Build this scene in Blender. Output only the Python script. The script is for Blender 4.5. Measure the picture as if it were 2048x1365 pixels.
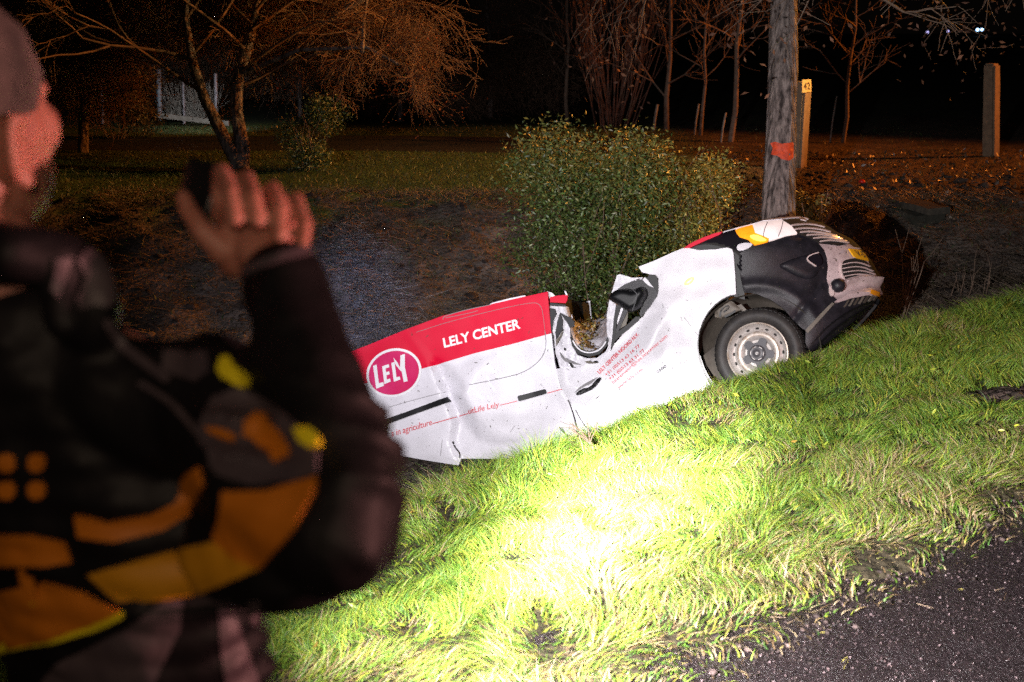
import bpy, bmesh, math, random
import numpy as np
from mathutils import Vector, Matrix, noise as mnoise
from mathutils.bvhtree import BVHTree
from mathutils.geometry import delaunay_2d_cdt

random.seed(7); RNG = np.random.default_rng(11)
scene = bpy.context.scene
for _o in list(bpy.data.objects): bpy.data.objects.remove(_o)
COL = scene.collection
R = math.radians

# ------------------------------------------------------------------ camera
FPX, CAM_H = 2276.0, 1.85
PITCH = math.atan(620.0 / FPX)
cam_d = bpy.data.cameras.new('camera'); cam = bpy.data.objects.new('camera', cam_d); COL.objects.link(cam)
cam_d.sensor_width = 36.0; cam_d.lens = FPX * 36.0 / 2048.0; cam_d.clip_start = 0.05; cam_d.clip_end = 2000
cam.location = (0, 0, CAM_H); cam.rotation_euler = (math.pi / 2 - PITCH, 0, 0)
cam_d.dof.use_dof = True; cam_d.dof.focus_distance = 8.0; cam_d.dof.aperture_fstop = 3.3
scene.camera = cam
CP, SP = math.cos(PITCH), math.sin(PITCH)
CAM = Vector((0, 0, CAM_H))
def ray(u, v):
    dx = (u - 1024.0) / FPX; dy = (682.5 - v) / FPX
    return Vector((dx, CP + dy * SP, -SP + dy * CP))
def at(u, v, D): return CAM + ray(u, v) * D      # survey helper: a sighting (u, v) and its distance give a point of the place

# ------------------------------------------------------------------ world, exposure
world = bpy.data.worlds.new('World'); scene.world = world; world.use_nodes = True
wb = world.node_tree.nodes['Background']
sky = world.node_tree.nodes.new('ShaderNodeTexSky'); sky.sky_type = 'NISHITA'; sky.sun_disc = False
sky.sun_elevation = R(-4); sky.sun_rotation = R(200)
wm = world.node_tree.nodes.new('ShaderNodeMixRGB'); wm.inputs[0].default_value = 0.9
wm.inputs[2].default_value = (0.0026, 0.0019, 0.0016, 1)
world.node_tree.links.new(sky.outputs[0], wm.inputs[1]); world.node_tree.links.new(wm.outputs[0], wb.inputs[0])
wb.inputs[1].default_value = 0.5
scene.view_settings.view_transform = 'Standard'; scene.view_settings.look = 'None'
scene.view_settings.exposure = 0; scene.view_settings.gamma = 1; scene.view_settings.use_curve_mapping = False
scene.cycles.use_denoising = False
scene.cycles.max_bounces = 6; scene.cycles.diffuse_bounces = 2; scene.cycles.sample_clamp_indirect = 1.5
scene.cycles.caustics_reflective = False; scene.cycles.caustics_refractive = False

# ------------------------------------------------------------------ night lamps: hand torch, patrol-car lights, sodium street lamp, and added fills
def lamp(name, kind, loc, target, power, color, size=0.03, spot=60, blend=0.5):
    l = bpy.data.lights.new(name, kind); l.energy = power; l.color = color
    l.shadow_soft_size = size
    o = bpy.data.objects.new(name, l); COL.objects.link(o); o.location = loc
    if kind == 'SPOT':
        l.spot_size = R(spot); l.spot_blend = blend
    d = Vector(target) - Vector(loc); o.rotation_euler = d.to_track_quat('-Z', 'Y').to_euler()
    return o
TORCH = Vector((-0.50, 1.66, 1.32))
lamp('torch_beam', 'SPOT', TORCH, at(1215, 1010, 4.95), 9500, (1, .98, .97), .02, 23, 1.0)
lamp('torch_core', 'SPOT', TORCH, at(1205, 1000, 5.0), 15000, (1, .98, .97), .02, 12.5, 1.0)
lamp('torch_spill', 'SPOT', TORCH, at(1640, 980, 5.2), 2600, (1, .96, .97), .03, 84, .75)
lamp('bank_fill', 'SPOT', (-3.2, 3.0, 2.3), at(880, 500, 12), 1300, (.95, .90, 1.0), .08, 46, 1.0)  # added fill lamp that brightens the far bank
lamp('van_side_fill', 'SPOT', (-2.9, 2.6, 1.6), at(1400, 640, 8.5), 150, (.80, .80, 1.0), .04, 40, 1.0)  # added weak fill for the van side, no second torch behind it
lamp('tail_light_glow', 'SPOT', (2.9, .75, 1.75), at(150, 420, 1.3), 420, (1, .42, .37), .08, 34, .8)
lamp('roadside_glow', 'SPOT', (3.6, 0.5, 2.2), at(1700, 540, 8.7), 420, (1, .40, .36), .15, 26, 1.0)
lamp('jacket_fill', 'POINT', (.2, -1.6, 2.6), (0, 0, 0), 78, (1, .72, .50), .25)  # added fill behind the camera to bring out the jacket stripes
lamp('lawn_fill', 'SPOT', (9.5, 15.5, 4.8), (-3.5, 17.2, -.6), 3600, (1, .58, .20), .12, 42, .7)  # added warm fill that lifts the lawn and round shrub
lamp('bush_fill', 'SPOT', (9.5, 15.0, 5.5), (1.9, 11.0, .9), 4200, (1, .42, .07), .12, 32, .8)  # added orange fill for bush top, trunk edge and weeds
lamp('sodium_street_lamp', 'SPOT', (27, 20.5, 9.5), (-3, 16.8, 1.9), 34000, (1, .26, .03), .15, 33, .7)
lamp('blue_haze_spot', 'SPOT', (-0.2, 2.6, 1.9), at(700, 590, 11.2), 3000, (.36, .48, 1.0), .05, 11, 1.0)  # narrow blue spot added to imitate haze over the ditch bank
lamp('lamp_by_fence', 'SPOT', (-5.2, 20.6, 1.5), at(400, 232, 24.2), 330, (.85, .90, 1.0), .10, 62, 1.0)

# ------------------------------------------------------------------ materials
MATS = {}
def mat(name, col, rough=.6, metal=0.0, col2=None, nscale=6.0, bump=0.0, bscale=40.0, spec=.5, coat=0.0, vcol=False,
        trans=0.0, emis=None, estr=0.0, speck=None, stretch=None, contrast=(.35, .65), bdist=.01, sss=0.0):
    if name in MATS: return MATS[name]
    m = bpy.data.materials.new(name); m.use_nodes = True; nt = m.node_tree; N = nt.nodes; L = nt.links
    b = N['Principled BSDF']
    b.inputs['Base Color'].default_value = (*col, 1); b.inputs['Roughness'].default_value = rough
    b.inputs['Metallic'].default_value = metal; b.inputs['Specular IOR Level'].default_value = spec
    b.inputs['Coat Weight'].default_value = coat; b.inputs['Transmission Weight'].default_value = trans
    if coat: b.inputs['Coat Roughness'].default_value = .08
    if sss:
        b.inputs['Subsurface Weight'].default_value = sss; b.inputs['Subsurface Scale'].default_value = .01
    tc = N.new('ShaderNodeTexCoord'); src = tc.outputs['Object']
    if stretch:
        mp = N.new('ShaderNodeMapping'); mp.inputs['Scale'].default_value = stretch; L.new(src, mp.inputs[0]); src = mp.outputs[0]
    last = None
    if vcol:
        a = N.new('ShaderNodeAttribute'); a.attribute_name = 'Col'; last = a.outputs['Color']
    if col2:
        n = N.new('ShaderNodeTexNoise'); n.inputs['Scale'].default_value = nscale; n.inputs['Detail'].default_value = 6
        n.inputs['Roughness'].default_value = .65; L.new(src, n.inputs['Vector'])
        r = N.new('ShaderNodeValToRGB'); r.color_ramp.elements[0].position = contrast[0]; r.color_ramp.elements[1].position = contrast[1]
        r.color_ramp.elements[0].color = (*col, 1); r.color_ramp.elements[1].color = (*col2, 1)
        L.new(n.outputs[0], r.inputs[0])
        if last is None: last = r.outputs[0]
        else:
            mx = N.new('ShaderNodeMixRGB'); mx.blend_type = 'MULTIPLY'; mx.inputs[0].default_value = 1
            L.new(last, mx.inputs[1]); L.new(r.outputs[0], mx.inputs[2]); last = mx.outputs[0]
    if speck:
        sc, thr, scol = speck
        v = N.new('ShaderNodeTexNoise'); v.inputs['Scale'].default_value = sc; v.inputs['Detail'].default_value = 2
        L.new(tc.outputs['Object'], v.inputs['Vector'])
        g = N.new('ShaderNodeMath'); g.operation = 'GREATER_THAN'; g.inputs[1].default_value = thr; L.new(v.outputs[0], g.inputs[0])
        mx = N.new('ShaderNodeMixRGB'); L.new(g.outputs[0], mx.inputs[0])
        if last is None: mx.inputs[1].default_value = (*col, 1)
        else: L.new(last, mx.inputs[1])
        mx.inputs[2].default_value = (*scol, 1); last = mx.outputs[0]
    if last is not None: L.new(last, b.inputs['Base Color'])
    if bump:
        n = N.new('ShaderNodeTexNoise'); n.inputs['Scale'].default_value = bscale; n.inputs['Detail'].default_value = 5
        L.new(src, n.inputs['Vector'])
        bp = N.new('ShaderNodeBump'); bp.inputs['Strength'].default_value = bump; bp.inputs['Distance'].default_value = bdist
        L.new(n.outputs[0], bp.inputs['Height']); L.new(bp.outputs[0], b.inputs['Normal'])
    if emis:
        b.inputs['Emission Color'].default_value = (*emis, 1); b.inputs['Emission Strength'].default_value = estr
    MATS[name] = m; return m

M_white = mat('van_white_paint', (.76, .745, .80), .40, spec=.35, coat=.15, col2=(.66, .645, .69), nscale=5, speck=(75, .725, (.16, .12, .10)))
M_red = mat('van_red_livery', (.66, .004, .035), .5, spec=.15, speck=(80, .76, (.12, .02, .02)))
M_magenta = mat('logo_magenta', (.58, .006, .09), .5, spec=.2, col2=(.66, .03, .17), nscale=2)
M_print_w = mat('white_print', (.82, .82, .84), .4)
M_print_r = mat('red_print', (.62, .03, .05), .45)
M_print_d = mat('dark_print', (.03, .03, .035), .5)
M_plastic = mat('dark_plastic', (.009, .0085, .011), .45, spec=.35, col2=(.020, .018, .024), nscale=14, bump=.35, bscale=220, bdist=.004, speck=(60, .74, (.10, .08, .07)))
M_black = mat('black_trim', (.006, .006, .007), .45, spec=.25)
M_gloss = mat('gloss_black', (.012, .010, .014), .08, coat=1)
M_bumper = mat('bumper_paint', (.62, .50, .50), .34, coat=.5, col2=(.34, .25, .25), nscale=9, speck=(38, .68, (.05, .035, .03)), contrast=(.4, .75))
M_slat = mat('grille_slat_paint', (.62, .50, .48), .3, coat=.4)
M_dark = mat('cavity_dark', (.012, .010, .009), .8)
M_liner = mat('wheel_liner', (.045, .036, .028), .75, col2=(.085, .07, .055), nscale=9, bump=.4, bscale=30)
M_tan = mat('dirty_metal', (.19, .17, .14), .6, col2=(.10, .085, .07), nscale=12)
M_tyre = mat('tyre_rubber', (.022, .020, .020), .62, col2=(.045, .040, .036), nscale=18, bump=.2, bscale=120, bdist=.003)
M_rim = mat('steel_rim', (.56, .53, .50), .42, metal=.25, col2=(.42, .38, .35), nscale=10, speck=(60, .70, (.15, .10, .07)))
M_rimlip = mat('rim_lip', (.66, .61, .55), .35, metal=.3, col2=(.40, .30, .22), nscale=22)
M_hub = mat('hub_cap_grey', (.075, .072, .078), .45)
M_lens = mat('headlamp_clear', (.80, .74, .74), .08, metal=.5, col2=(.35, .30, .32), nscale=8, coat=1, contrast=(.42, .6))
M_amber = mat('indicator_amber', (.85, .25, .01), .15, col2=(.95, .42, .02), nscale=16, coat=1)
M_plate = mat('plate_yellow', (.80, .42, .01), .4)
M_silver = mat('crumpled_sheet', (.55, .53, .57), .4, spec=.5, col2=(.70, .68, .74), nscale=14, bump=.6, bscale=18, bdist=.03)
M_leafb = mat('dry_leaves', (.15, .075, .02), .8, vcol=False, col2=(.28, .17, .05), nscale=30)
M_dryleaf = mat('dry_leaf', (1, 1, 1), .8, vcol=True, spec=.1)
M_leaf = mat('leaf', (1, 1, 1), .42, vcol=True, spec=.6)
M_grass = mat('grass_blade', (1, 1, 1), .5, vcol=True, spec=.45)
M_twig = mat('twig_bark', (.13, .085, .06), .85, col2=(.20, .135, .095), nscale=8)
M_bark = mat('tree_bark', (.045, .036, .034), .85, spec=.2, col2=(.30, .245, .225), nscale=9, stretch=(2.4, 2.4, .45), bump=1.0, bscale=13, bdist=.05, contrast=(.38, .62))
M_paint = mat('orange_spray_paint', (.80, .085, .02), .6, col2=(.45, .05, .02), nscale=30)
M_post = mat('weathered_post', (.24, .17, .11), .85, col2=(.15, .105, .07), nscale=14, bump=.4, bscale=60)
M_sign = mat('sign_cream', (.50, .42, .20), .6)
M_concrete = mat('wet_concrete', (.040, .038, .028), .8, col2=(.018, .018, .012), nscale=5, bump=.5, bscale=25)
M_wood = mat('weathered_wood', (.34, .30, .25), .8, col2=(.22, .19, .15), nscale=12)
M_stone = mat('gravel_chip', (.13, .11, .11), .3, vcol=True, spec=.8)
# clothing and skin
M_skin = mat('skin', (.56, .25, .19), .5, col2=(.42, .16, .11), nscale=14, bump=.08, bscale=90, sss=.1)
M_hair = mat('short_grey_hair', (.05, .046, .044), .85, spec=.12, col2=(.21, .165, .15), nscale=15, stretch=(1, 1, .4), bump=.9, bscale=170, bdist=.006, contrast=(.3, .7))
M_jacket = mat('jacket_black', (.0032, .003, .0038), .6, spec=.30, col2=(.007, .006, .008), nscale=5, bump=.35, bscale=9, bdist=.03)
M_jgrey = mat('jacket_shell_grey', (.10, .075, .085), .55, col2=(.055, .042, .055), nscale=7, bump=.4, bscale=14, bdist=.02)
M_stripe = mat('hivis_orange_stripe', (.66, .20, .008), .6, col2=(.54, .16, .006), nscale=5)
M_stripey = mat('hivis_yellow_stripe', (.66, .30, .008), .6, col2=(.54, .24, .008), nscale=5)
M_yellow = mat('reflective_yellow', (.95, .80, .02), .4)
M_badge = mat('badge_fabric', (.05, .035, .055), .7)
M_trouser = mat('trouser_cloth', (.03, .028, .035), .8, bump=.3, bscale=12, bdist=.02)
M_device = mat('phone_black', (.01, .01, .011), .25)

# ------------------------------------------------------------------ object helpers
def link(name, me, m=None, parent=None, smooth=False):
    o = bpy.data.objects.new(name, me); COL.objects.link(o)
    if m is not None:
        for q in (m if isinstance(m, (list, tuple)) else [m]): me.materials.append(q)
    if smooth: me.polygons.foreach_set('use_smooth', [True] * len(me.polygons))
    if parent: o.parent = parent; o.matrix_parent_inverse = Matrix.Translation(-parent.location)
    return o
def tag(o, label=None, cat=None, group=None, kind=None):
    if label: o['label'] = label
    if cat: o['category'] = cat
    if group: o['group'] = group
    if kind: o['kind'] = kind
    return o
def empty(name, loc, label, cat, group=None):
    o = bpy.data.objects.new(name, None); COL.objects.link(o); o.location = loc; o.empty_display_size = .2
    return tag(o, label, cat, group)
def pymesh(name, verts, faces, m=None, parent=None, smooth=False, midx=None):
    me = bpy.data.meshes.new(name); me.from_pydata([tuple(v) for v in verts], [], faces); me.validate(); me.update()
    o = link(name, me, m, parent, smooth)
    if midx is not None and len(midx) == len(me.polygons): me.polygons.foreach_set('material_index', midx)
    return o
def npmesh(name, V, F, m=None, parent=None, smooth=False, vcol=None):
    """V (n,3) float, F (k,c) int with c = 3 or 4; vcol per-vertex colour"""
    me = bpy.data.meshes.new(name); c = F.shape[1]
    me.vertices.add(len(V)); me.vertices.foreach_set('co', V.astype(np.float32).ravel())
    me.loops.add(F.size); me.loops.foreach_set('vertex_index', F.astype(np.int32).ravel())
    me.polygons.add(len(F)); me.polygons.foreach_set('loop_start', np.arange(0, F.size, c, dtype=np.int32))
    me.polygons.foreach_set('loop_total', np.full(len(F), c, dtype=np.int32))
    if smooth: me.polygons.foreach_set('use_smooth', np.ones(len(F), dtype=bool))
    me.update(calc_edges=True)
    if vcol is not None:
        a = me.color_attributes.new('Col', 'FLOAT_COLOR', 'POINT')
        a.data.foreach_set('color', np.c_[vcol, np.ones(len(vcol))].astype(np.float32).ravel())
    return link(name, me, m, parent, smooth)

def inpoly(pts, poly):
    pts = np.asarray(pts, float); poly = np.asarray(poly, float)
    x, y = pts[:, 0], pts[:, 1]; ins = np.zeros(len(pts), bool); n = len(poly); j = n - 1
    for i in range(n):
        xi, yi = poly[i]; xj, yj = poly[j]
        c = ((yi > y) != (yj > y)) & (x < (xj - xi) * (y - yi) / ((yj - yi) or 1e-9) + xi)
        ins ^= c; j = i
    return ins
def smoothpoly(poly, it=2, closed=True):
    p = [np.array(q, float) for q in poly]
    for _ in range(it):
        q = []
        n = len(p)
        for i in range(n if closed else n - 1):
            a, b = p[i], p[(i + 1) % n]; q += [a * .75 + b * .25, a * .25 + b * .75]
        if not closed: q = [p[0]] + q + [p[-1]]
        p = q
    return [tuple(x) for x in p]
def resample(poly, sp):
    out = []
    n = len(poly)
    for i in range(n):
        a = np.array(poly[i], float); b = np.array(poly[(i + 1) % n], float); k = max(1, int(np.linalg.norm(b - a) / sp))
        for t in range(k): out.append(tuple(a + (b - a) * t / k))
    return out
def patch(name, poly, surf, m, parent=None, sp=7, off=.004, thick=.015, regions=(), holes=(), lines=(), smooth=True, relief=None):
    """a sheet with its own outline laid on a surface, with a turned-in rim; regions = [(outline, material index)]"""
    poly = resample(poly, sp); P = [Vector(p) for p in poly]; E = [(i, (i + 1) % len(P)) for i in range(len(P))]
    for lp in list(holes) + [r[0] for r in regions]:
        q = resample(lp, sp); s = len(P); P += [Vector(x) for x in q]; E += [(s + i, s + (i + 1) % len(q)) for i in range(len(q))]
    for ln in lines:
        s = len(P); P += [Vector(x) for x in ln]; E += [(s + i, s + i + 1) for i in range(len(ln) - 1)]
    A = np.array(poly); x0, y0 = A.min(0); x1, y1 = A.max(0)
    gx = np.arange(x0, x1, sp); gy = np.arange(y0, y1, sp * .87)
    G = np.array([(x + (sp / 2 if k % 2 else 0), y) for k, y in enumerate(gy) for x in gx]).reshape(-1, 2)
    if len(G):
        G = G[inpoly(G, poly)]; P += [Vector(g) for g in G]
    v, e, f, *_ = delaunay_2d_cdt(P, E, [], 0, 1e-4)
    V2 = np.array([(q.x, q.y) for q in v]); F = [t for t in f if len(t) == 3]
    Cn = np.array([V2[list(t)].mean(0) for t in F]); keep = inpoly(Cn, poly)
    for h in holes: keep &= ~inpoly(Cn, h)
    F = [t for t, k in zip(F, keep) if k]; Cn = Cn[keep]
    mi = np.zeros(len(F), int)
    for rp, idx in regions: mi[inpoly(Cn, rp)] = idx
    pos = []; nor = []
    for q in V2:
        p, n = surf(q[0], q[1]); o = off + (relief(q[0], q[1]) if relief else 0)
        pos.append(p + n * o); nor.append(n)
    used = sorted({i for t in F for i in t}); mp = {o: i for i, o in enumerate(used)}
    verts = [pos[i] for i in used]; ns = [nor[i] for i in used]
    # orient towards the outward normal
    faces = []
    for t in F:
        a, b, c = (mp[i] for i in t)
        if (verts[b] - verts[a]).cross(verts[c] - verts[a]).dot(ns[a]) < 0: a, c = c, a
        faces.append((a, b, c))
    midx = list(mi)
    if thick:
        cnt = {}
        for k, t in enumerate(faces):
            for i in range(3):
                ed = (t[i], t[(i + 1) % 3]); key = tuple(sorted(ed)); cnt.setdefault(key, []).append((ed, k))
        low = {}
        def lo(i):
            if i not in low: low[i] = len(verts); verts.append(verts[i] - ns[i] * thick)
            return low[i]
        for key, l in cnt.items():
            if len(l) == 1:
                (a, b), k = l[0]; faces.append((b, a, lo(a), lo(b))); midx.append(int(mi[k]))
    o = pymesh(name, verts, faces, m, parent, False)
    me = o.data
    if len(midx) == len(me.polygons): me.polygons.foreach_set('material_index', [int(x) for x in midx])
    if smooth:
        me.polygons.foreach_set('use_smooth', [len(p.vertices) == 3 for p in me.polygons])
        me.set_sharp_from_angle(angle=R(38))
    return o
def strip(pts, w, taper=True):
    """thin band outline around a polyline, w wide"""
    p = [np.array(q, float) for q in smoothpoly(pts, 2, False)]; L = []; Rr = []
    n = len(p)
    for i in range(n):
        d = p[min(i + 1, n - 1)] - p[max(i - 1, 0)]; d /= (np.linalg.norm(d) or 1); k = w / 2
        if taper and i in (0, n - 1): k *= .4
        L.append(tuple(p[i] + k * np.array([-d[1], d[0]]))); Rr.append(tuple(p[i] - k * np.array([-d[1], d[0]])))
    return L + Rr[::-1]
def bvh_surf(bvh, D0):
    def s(u, v):
        d = ray(u, v).normalized(); h = bvh.ray_cast(CAM, d)
        if h[0] is None:
            p = at(u, v, D0); h = bvh.find_nearest(p)
            n = h[1]
            if n.dot(d) > 0: n = -n
            return h[0], n
        n = h[1]
        if n.dot(d) > 0: n = -n
        return h[0], n
    return s
def text_on(name, body, corner, surf, m, parent, off=.006, bold=0.0, shear=0.0):
    """printed lettering; corner = sightings of TL, TR, BR, BL of the text block"""
    cu = bpy.data.curves.new(name, 'FONT'); cu.body = body; cu.offset = bold; cu.shear = shear; cu.resolution_u = 3
    t = bpy.data.objects.new(name, cu); COL.objects.link(t)
    dg = bpy.context.evaluated_depsgraph_get(); me0 = t.evaluated_get(dg).to_mesh()
    V = np.array([(v.co.x, v.co.y) for v in me0.vertices]); F = [tuple(p.vertices) for p in me0.polygons]
    t.evaluated_get(dg).to_mesh_clear(); bpy.data.objects.remove(t); bpy.data.curves.remove(cu)
    lo, hi = V.min(0), V.max(0); T = (V - lo) / (hi - lo)
    TL, TR, BR, BL = (np.array(c, float) for c in corner); out = []; ns = []
    for a, b in T:
        q = (BL * (1 - a) + BR * a) * (1 - b) + (TL * (1 - a) + TR * a) * b
        p, n = surf(q[0], q[1]); out.append(p + n * off); ns.append(n)
    faces = []
    for t_ in F:
        n = (out[t_[1]] - out[t_[0]]).cross(out[t_[2]] - out[t_[0]]); faces.append(t_ if n.dot(ns[t_[0]]) >= 0 else t_[::-1])
    return pymesh(name, out, faces, m, parent)

def prisms(P0, P1, R0, R1, k=4):
    P0 = np.asarray(P0, float); P1 = np.asarray(P1, float); R0 = np.asarray(R0, float); R1 = np.asarray(R1, float)
    d = P1 - P0; l = np.linalg.norm(d, axis=1, keepdims=True); d = d / np.maximum(l, 1e-9)
    ref = np.where(np.abs(d[:, 2:3]) < .9, np.array([[0, 0, 1.]]), np.array([[1., 0, 0]]))
    u = np.cross(d, ref); u /= np.linalg.norm(u, axis=1, keepdims=True); w = np.cross(d, u)
    n = len(P0); V = np.zeros((n, 2 * k, 3))
    for i in range(k):
        a = 2 * math.pi * i / k; o = u * math.cos(a) + w * math.sin(a)
        V[:, i] = P0 + o * R0[:, None]; V[:, k + i] = P1 + o * R1[:, None]
    F = np.array([[i, (i + 1) % k, k + (i + 1) % k, k + i] for i in range(k)])
    F = (F[None] + (np.arange(n) * 2 * k)[:, None, None]).reshape(-1, 4)
    return V.reshape(-1, 3), F
def leafcards(P, size, aspect, cols, drop=0.0, fold=.25):
    """small folded leaves (4 triangles as 2 quads) at points P"""
    n = len(P); size = np.broadcast_to(size, (n,))
    d = RNG.normal(size=(n, 3)); d[:, 2] = d[:, 2] * .7 - drop; d /= np.linalg.norm(d, axis=1, keepdims=True)
    r = RNG.normal(size=(n, 3)); u = np.cross(d, r); u /= np.linalg.norm(u, axis=1, keepdims=True); w = np.cross(d, u)
    s = size[:, None]; a = s * aspect
    V = np.stack([P, P + d * s * .5 + u * a * .5 + w * s * fold * .3, P + d * s, P + d * s * .5 - u * a * .5 + w * s * fold * .3], 1)
    V2 = V.reshape(-1, 3)
    F = (np.array([[0, 1, 2], [0, 2, 3]])[None] + (np.arange(n) * 4)[:, None, None]).reshape(-1, 3)
    return V2, F, np.repeat(cols, 4, 0)
def palette(cols, n, w=None, jit=.25):
    cols = np.array(cols); i = RNG.choice(len(cols), n, p=w); c = cols[i] * (1 + jit * RNG.normal(size=(n, 1))).clip(.4, 1.8)
    return c.clip(0, 1)
def vnoise(x, y, s, seed=0):
    """smooth lattice noise in 0..1"""
    g = np.random.default_rng(seed).random((64, 64)); x = x / s + 1000.0; y = y / s + 1000.0
    xi = np.floor(x).astype(int); yi = np.floor(y).astype(int); fx = x - xi; fy = y - yi
    fx = fx * fx * (3 - 2 * fx); fy = fy * fy * (3 - 2 * fy); a = g[xi % 64, yi % 64]; b = g[(xi + 1) % 64, yi % 64]
    c = g[xi % 64, (yi + 1) % 64]; d = g[(xi + 1) % 64, (yi + 1) % 64]
    return (a * (1 - fx) + b * fx) * (1 - fy) + (c * (1 - fx) + d * fx) * fy

# ------------------------------------------------------------------ ground
def sstep(t): t = np.clip(t, 0, 1); return t * t * (3 - 2 * t)
def an(x, y): return .78 * x + .625 * y, -.625 * x + .78 * y
def xy(a, n): return .78 * a - .625 * n, .625 * a + .78 * n
def height(x, y):
    x = np.asarray(x, float); y = np.asarray(y, float); a, n = an(x, y)
    near = np.where(n < 2.05, 0.0, -.30 * sstep((n - 2.05) / 2.4)) - 1.75 * sstep((n - 4.45) / 1.9)
    near = near - (.09 * (1 - sstep((a - 4.2) / 2.6)) + .10 * (1 - sstep((a - 2.9) / 2.2))) * sstep((n - 2.3) / 2)
    near += np.where((n > 2.1), 1, 0) * (.05 * (vnoise(x, y, .55, 3) - .5) * np.clip((n - 2.1) * 2, 0, 1))
    floor = -1.62 + .95 * sstep((x - 1.5) / 2.6)
    far = -.1 - 1.55 * (1 - sstep((y - 9.6) / 4.2))
    z = np.maximum(near, np.where(y > 8.8, np.maximum(far, floor), floor))
    bank = sstep((n - 4.6) / .8) * (1 - sstep((y - 13.6) / .8))
    z = z + bank * (.14 * (vnoise(x, y, .5, 5) - .5) + .07 * (vnoise(x, y, .17, 6) - .5))
    z = z + sstep((y - 13) / 2) * .10 * (vnoise(x, y, 2.7, 8) - .5)
    return z
def hz(x, y): return float(height(np.array([x]), np.array([y]))[0])

def ground_grid(name, A, N, m, colf):
    a, n = np.meshgrid(A, N, indexing='ij'); x, y = xy(a, n); z = height(x, y)
    V = np.stack([x, y, z], -1).reshape(-1, 3); ia, ib = len(A), len(N)
    i = np.arange(ia - 1)[:, None] * ib + np.arange(ib - 1)[None]; F = np.stack([i, i + ib, i + ib + 1, i + 1], -1).reshape(-1, 4)
    return V, F
# road surface
A = np.r_[-60:-4:8j, -4:14:360j, 16:300:20j]; N = np.r_[-60:-3:8j, -2.5:2.5:120j]
V, F = ground_grid('road', A, N, None, None)
a_, n_ = an(V[:, 0], V[:, 1]); V[:, 2] = -.002 + .010 * (vnoise(V[:, 0], V[:, 1], .07, 12) - .5) + .008 * (vnoise(V[:, 0], V[:, 1], .3, 13) - .5) - .02 * (n_ > 2.3)
M_asphalt = mat('wet_asphalt', (.009, .006, .0065), .40, col2=(.028, .018, .020), nscale=70, bump=1.0, bscale=110, bdist=.014, spec=.55, speck=(230, .70, (.22, .15, .16)))
road = npmesh('road', V, F, M_asphalt, smooth=True); tag(road, kind='structure')
# ground: fine near, coarse far
def ground_cols(x, y):
    a, n = an(x, y); w = vnoise(x, y, .22, 21); w2 = vnoise(x, y, 1.3, 22); w3 = vnoise(x, y, .08, 24)
    soil = np.array([.060, .046, .040]); soil2 = np.array([.15, .125, .112]); lawn = np.array([.030, .075, .012]); lawn2 = np.array([.062, .092, .020])
    c = soil[None] * (1 - w[:, None]) + soil2[None] * w[:, None]
    c = c * (.6 + .8 * w3[:, None])
    verge = (n < 4.9); cv = np.array([.045, .036, .020])[None] * (.7 + .6 * w[:, None]); c = np.where(verge[:, None], cv, c)
    left = np.clip((3.4 - x) / 1.2, 0, 1) * np.clip((y - 13.2 + (w - .5) * 1.2) / .5, 0, 1)
    L = lawn[None] * (1 - w2[:, None]) + lawn2[None] * w2[:, None]; L = L * (.65 + .7 * w3[:, None])
    c = c * (1 - left[:, None]) + L * left[:, None]
    # dark cinder path behind the lawn, on the left
    pth = ((y > 19.0) & (y < 21.6) & (x < 2.2))[:, None]; c = np.where(pth, np.array([.012, .010, .010])[None] * (.7 + .6 * w[:, None]), c)
    # leaf-strewn gravel yard on the right
    yard = np.clip((x - 3.2) / 1.0, 0, 1) * np.clip((y - 12.8 + (w - .5)) / .6, 0, 1)
    Y = np.array([.085, .055, .038])[None] * (.45 + 1.1 * w[:, None]) * (.5 + w3[:, None]); c = c * (1 - yard[:, None]) + Y * yard[:, None]
    far = np.clip((y - 24 + 4 * (w2 - .5)) / 3, 0, 1)[:, None]; fc = np.array([.034, .036, .014])[None] * (.6 + .8 * w2[:, None]); c = c * (1 - far) + fc * far
    return c
M_ground = mat('earth', (.6, .6, .6), .8, vcol=True, col2=(1.25, 1.2, 1.15), nscale=26, bump=1.0, bscale=22, bdist=.06, spec=.35, contrast=(.3, .7))
ys = np.r_[np.linspace(-3, 24, 380), np.linspace(24.5, 60, 40), np.linspace(66, 900, 24)]
xs = np.r_[np.linspace(-700, -14, 16), np.linspace(-13, 13, 360), np.linspace(14, 700, 16)]
X, Y = np.meshgrid(xs, ys, indexing='ij'); Z = height(X, Y); a_, n_ = an(X, Y)
edge = 2.06 + .22 * (vnoise(X, Y, .35, 31) - .5) + .10 * (vnoise(X, Y, .1, 32) - .5)
Z = Z - .10 * (1 - sstep((n_ - edge + .06) / .10)) + .012 * sstep((n_ - edge) / .1)
V = np.stack([X, Y, Z], -1).reshape(-1, 3); ib = len(ys)
i = np.arange(len(xs) - 1)[:, None] * ib + np.arange(ib - 1)[None]; F = np.stack([i, i + ib, i + ib + 1, i + 1], -1).reshape(-1, 4)
nf = an(V[F].mean(1)[:, 0], V[F].mean(1)[:, 1])[1]; F = F[nf > 1.75]
ground = npmesh('ground', V, F, M_ground, smooth=True, vcol=ground_cols(V[:, 0], V[:, 1])); tag(ground, kind='structure')

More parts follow.
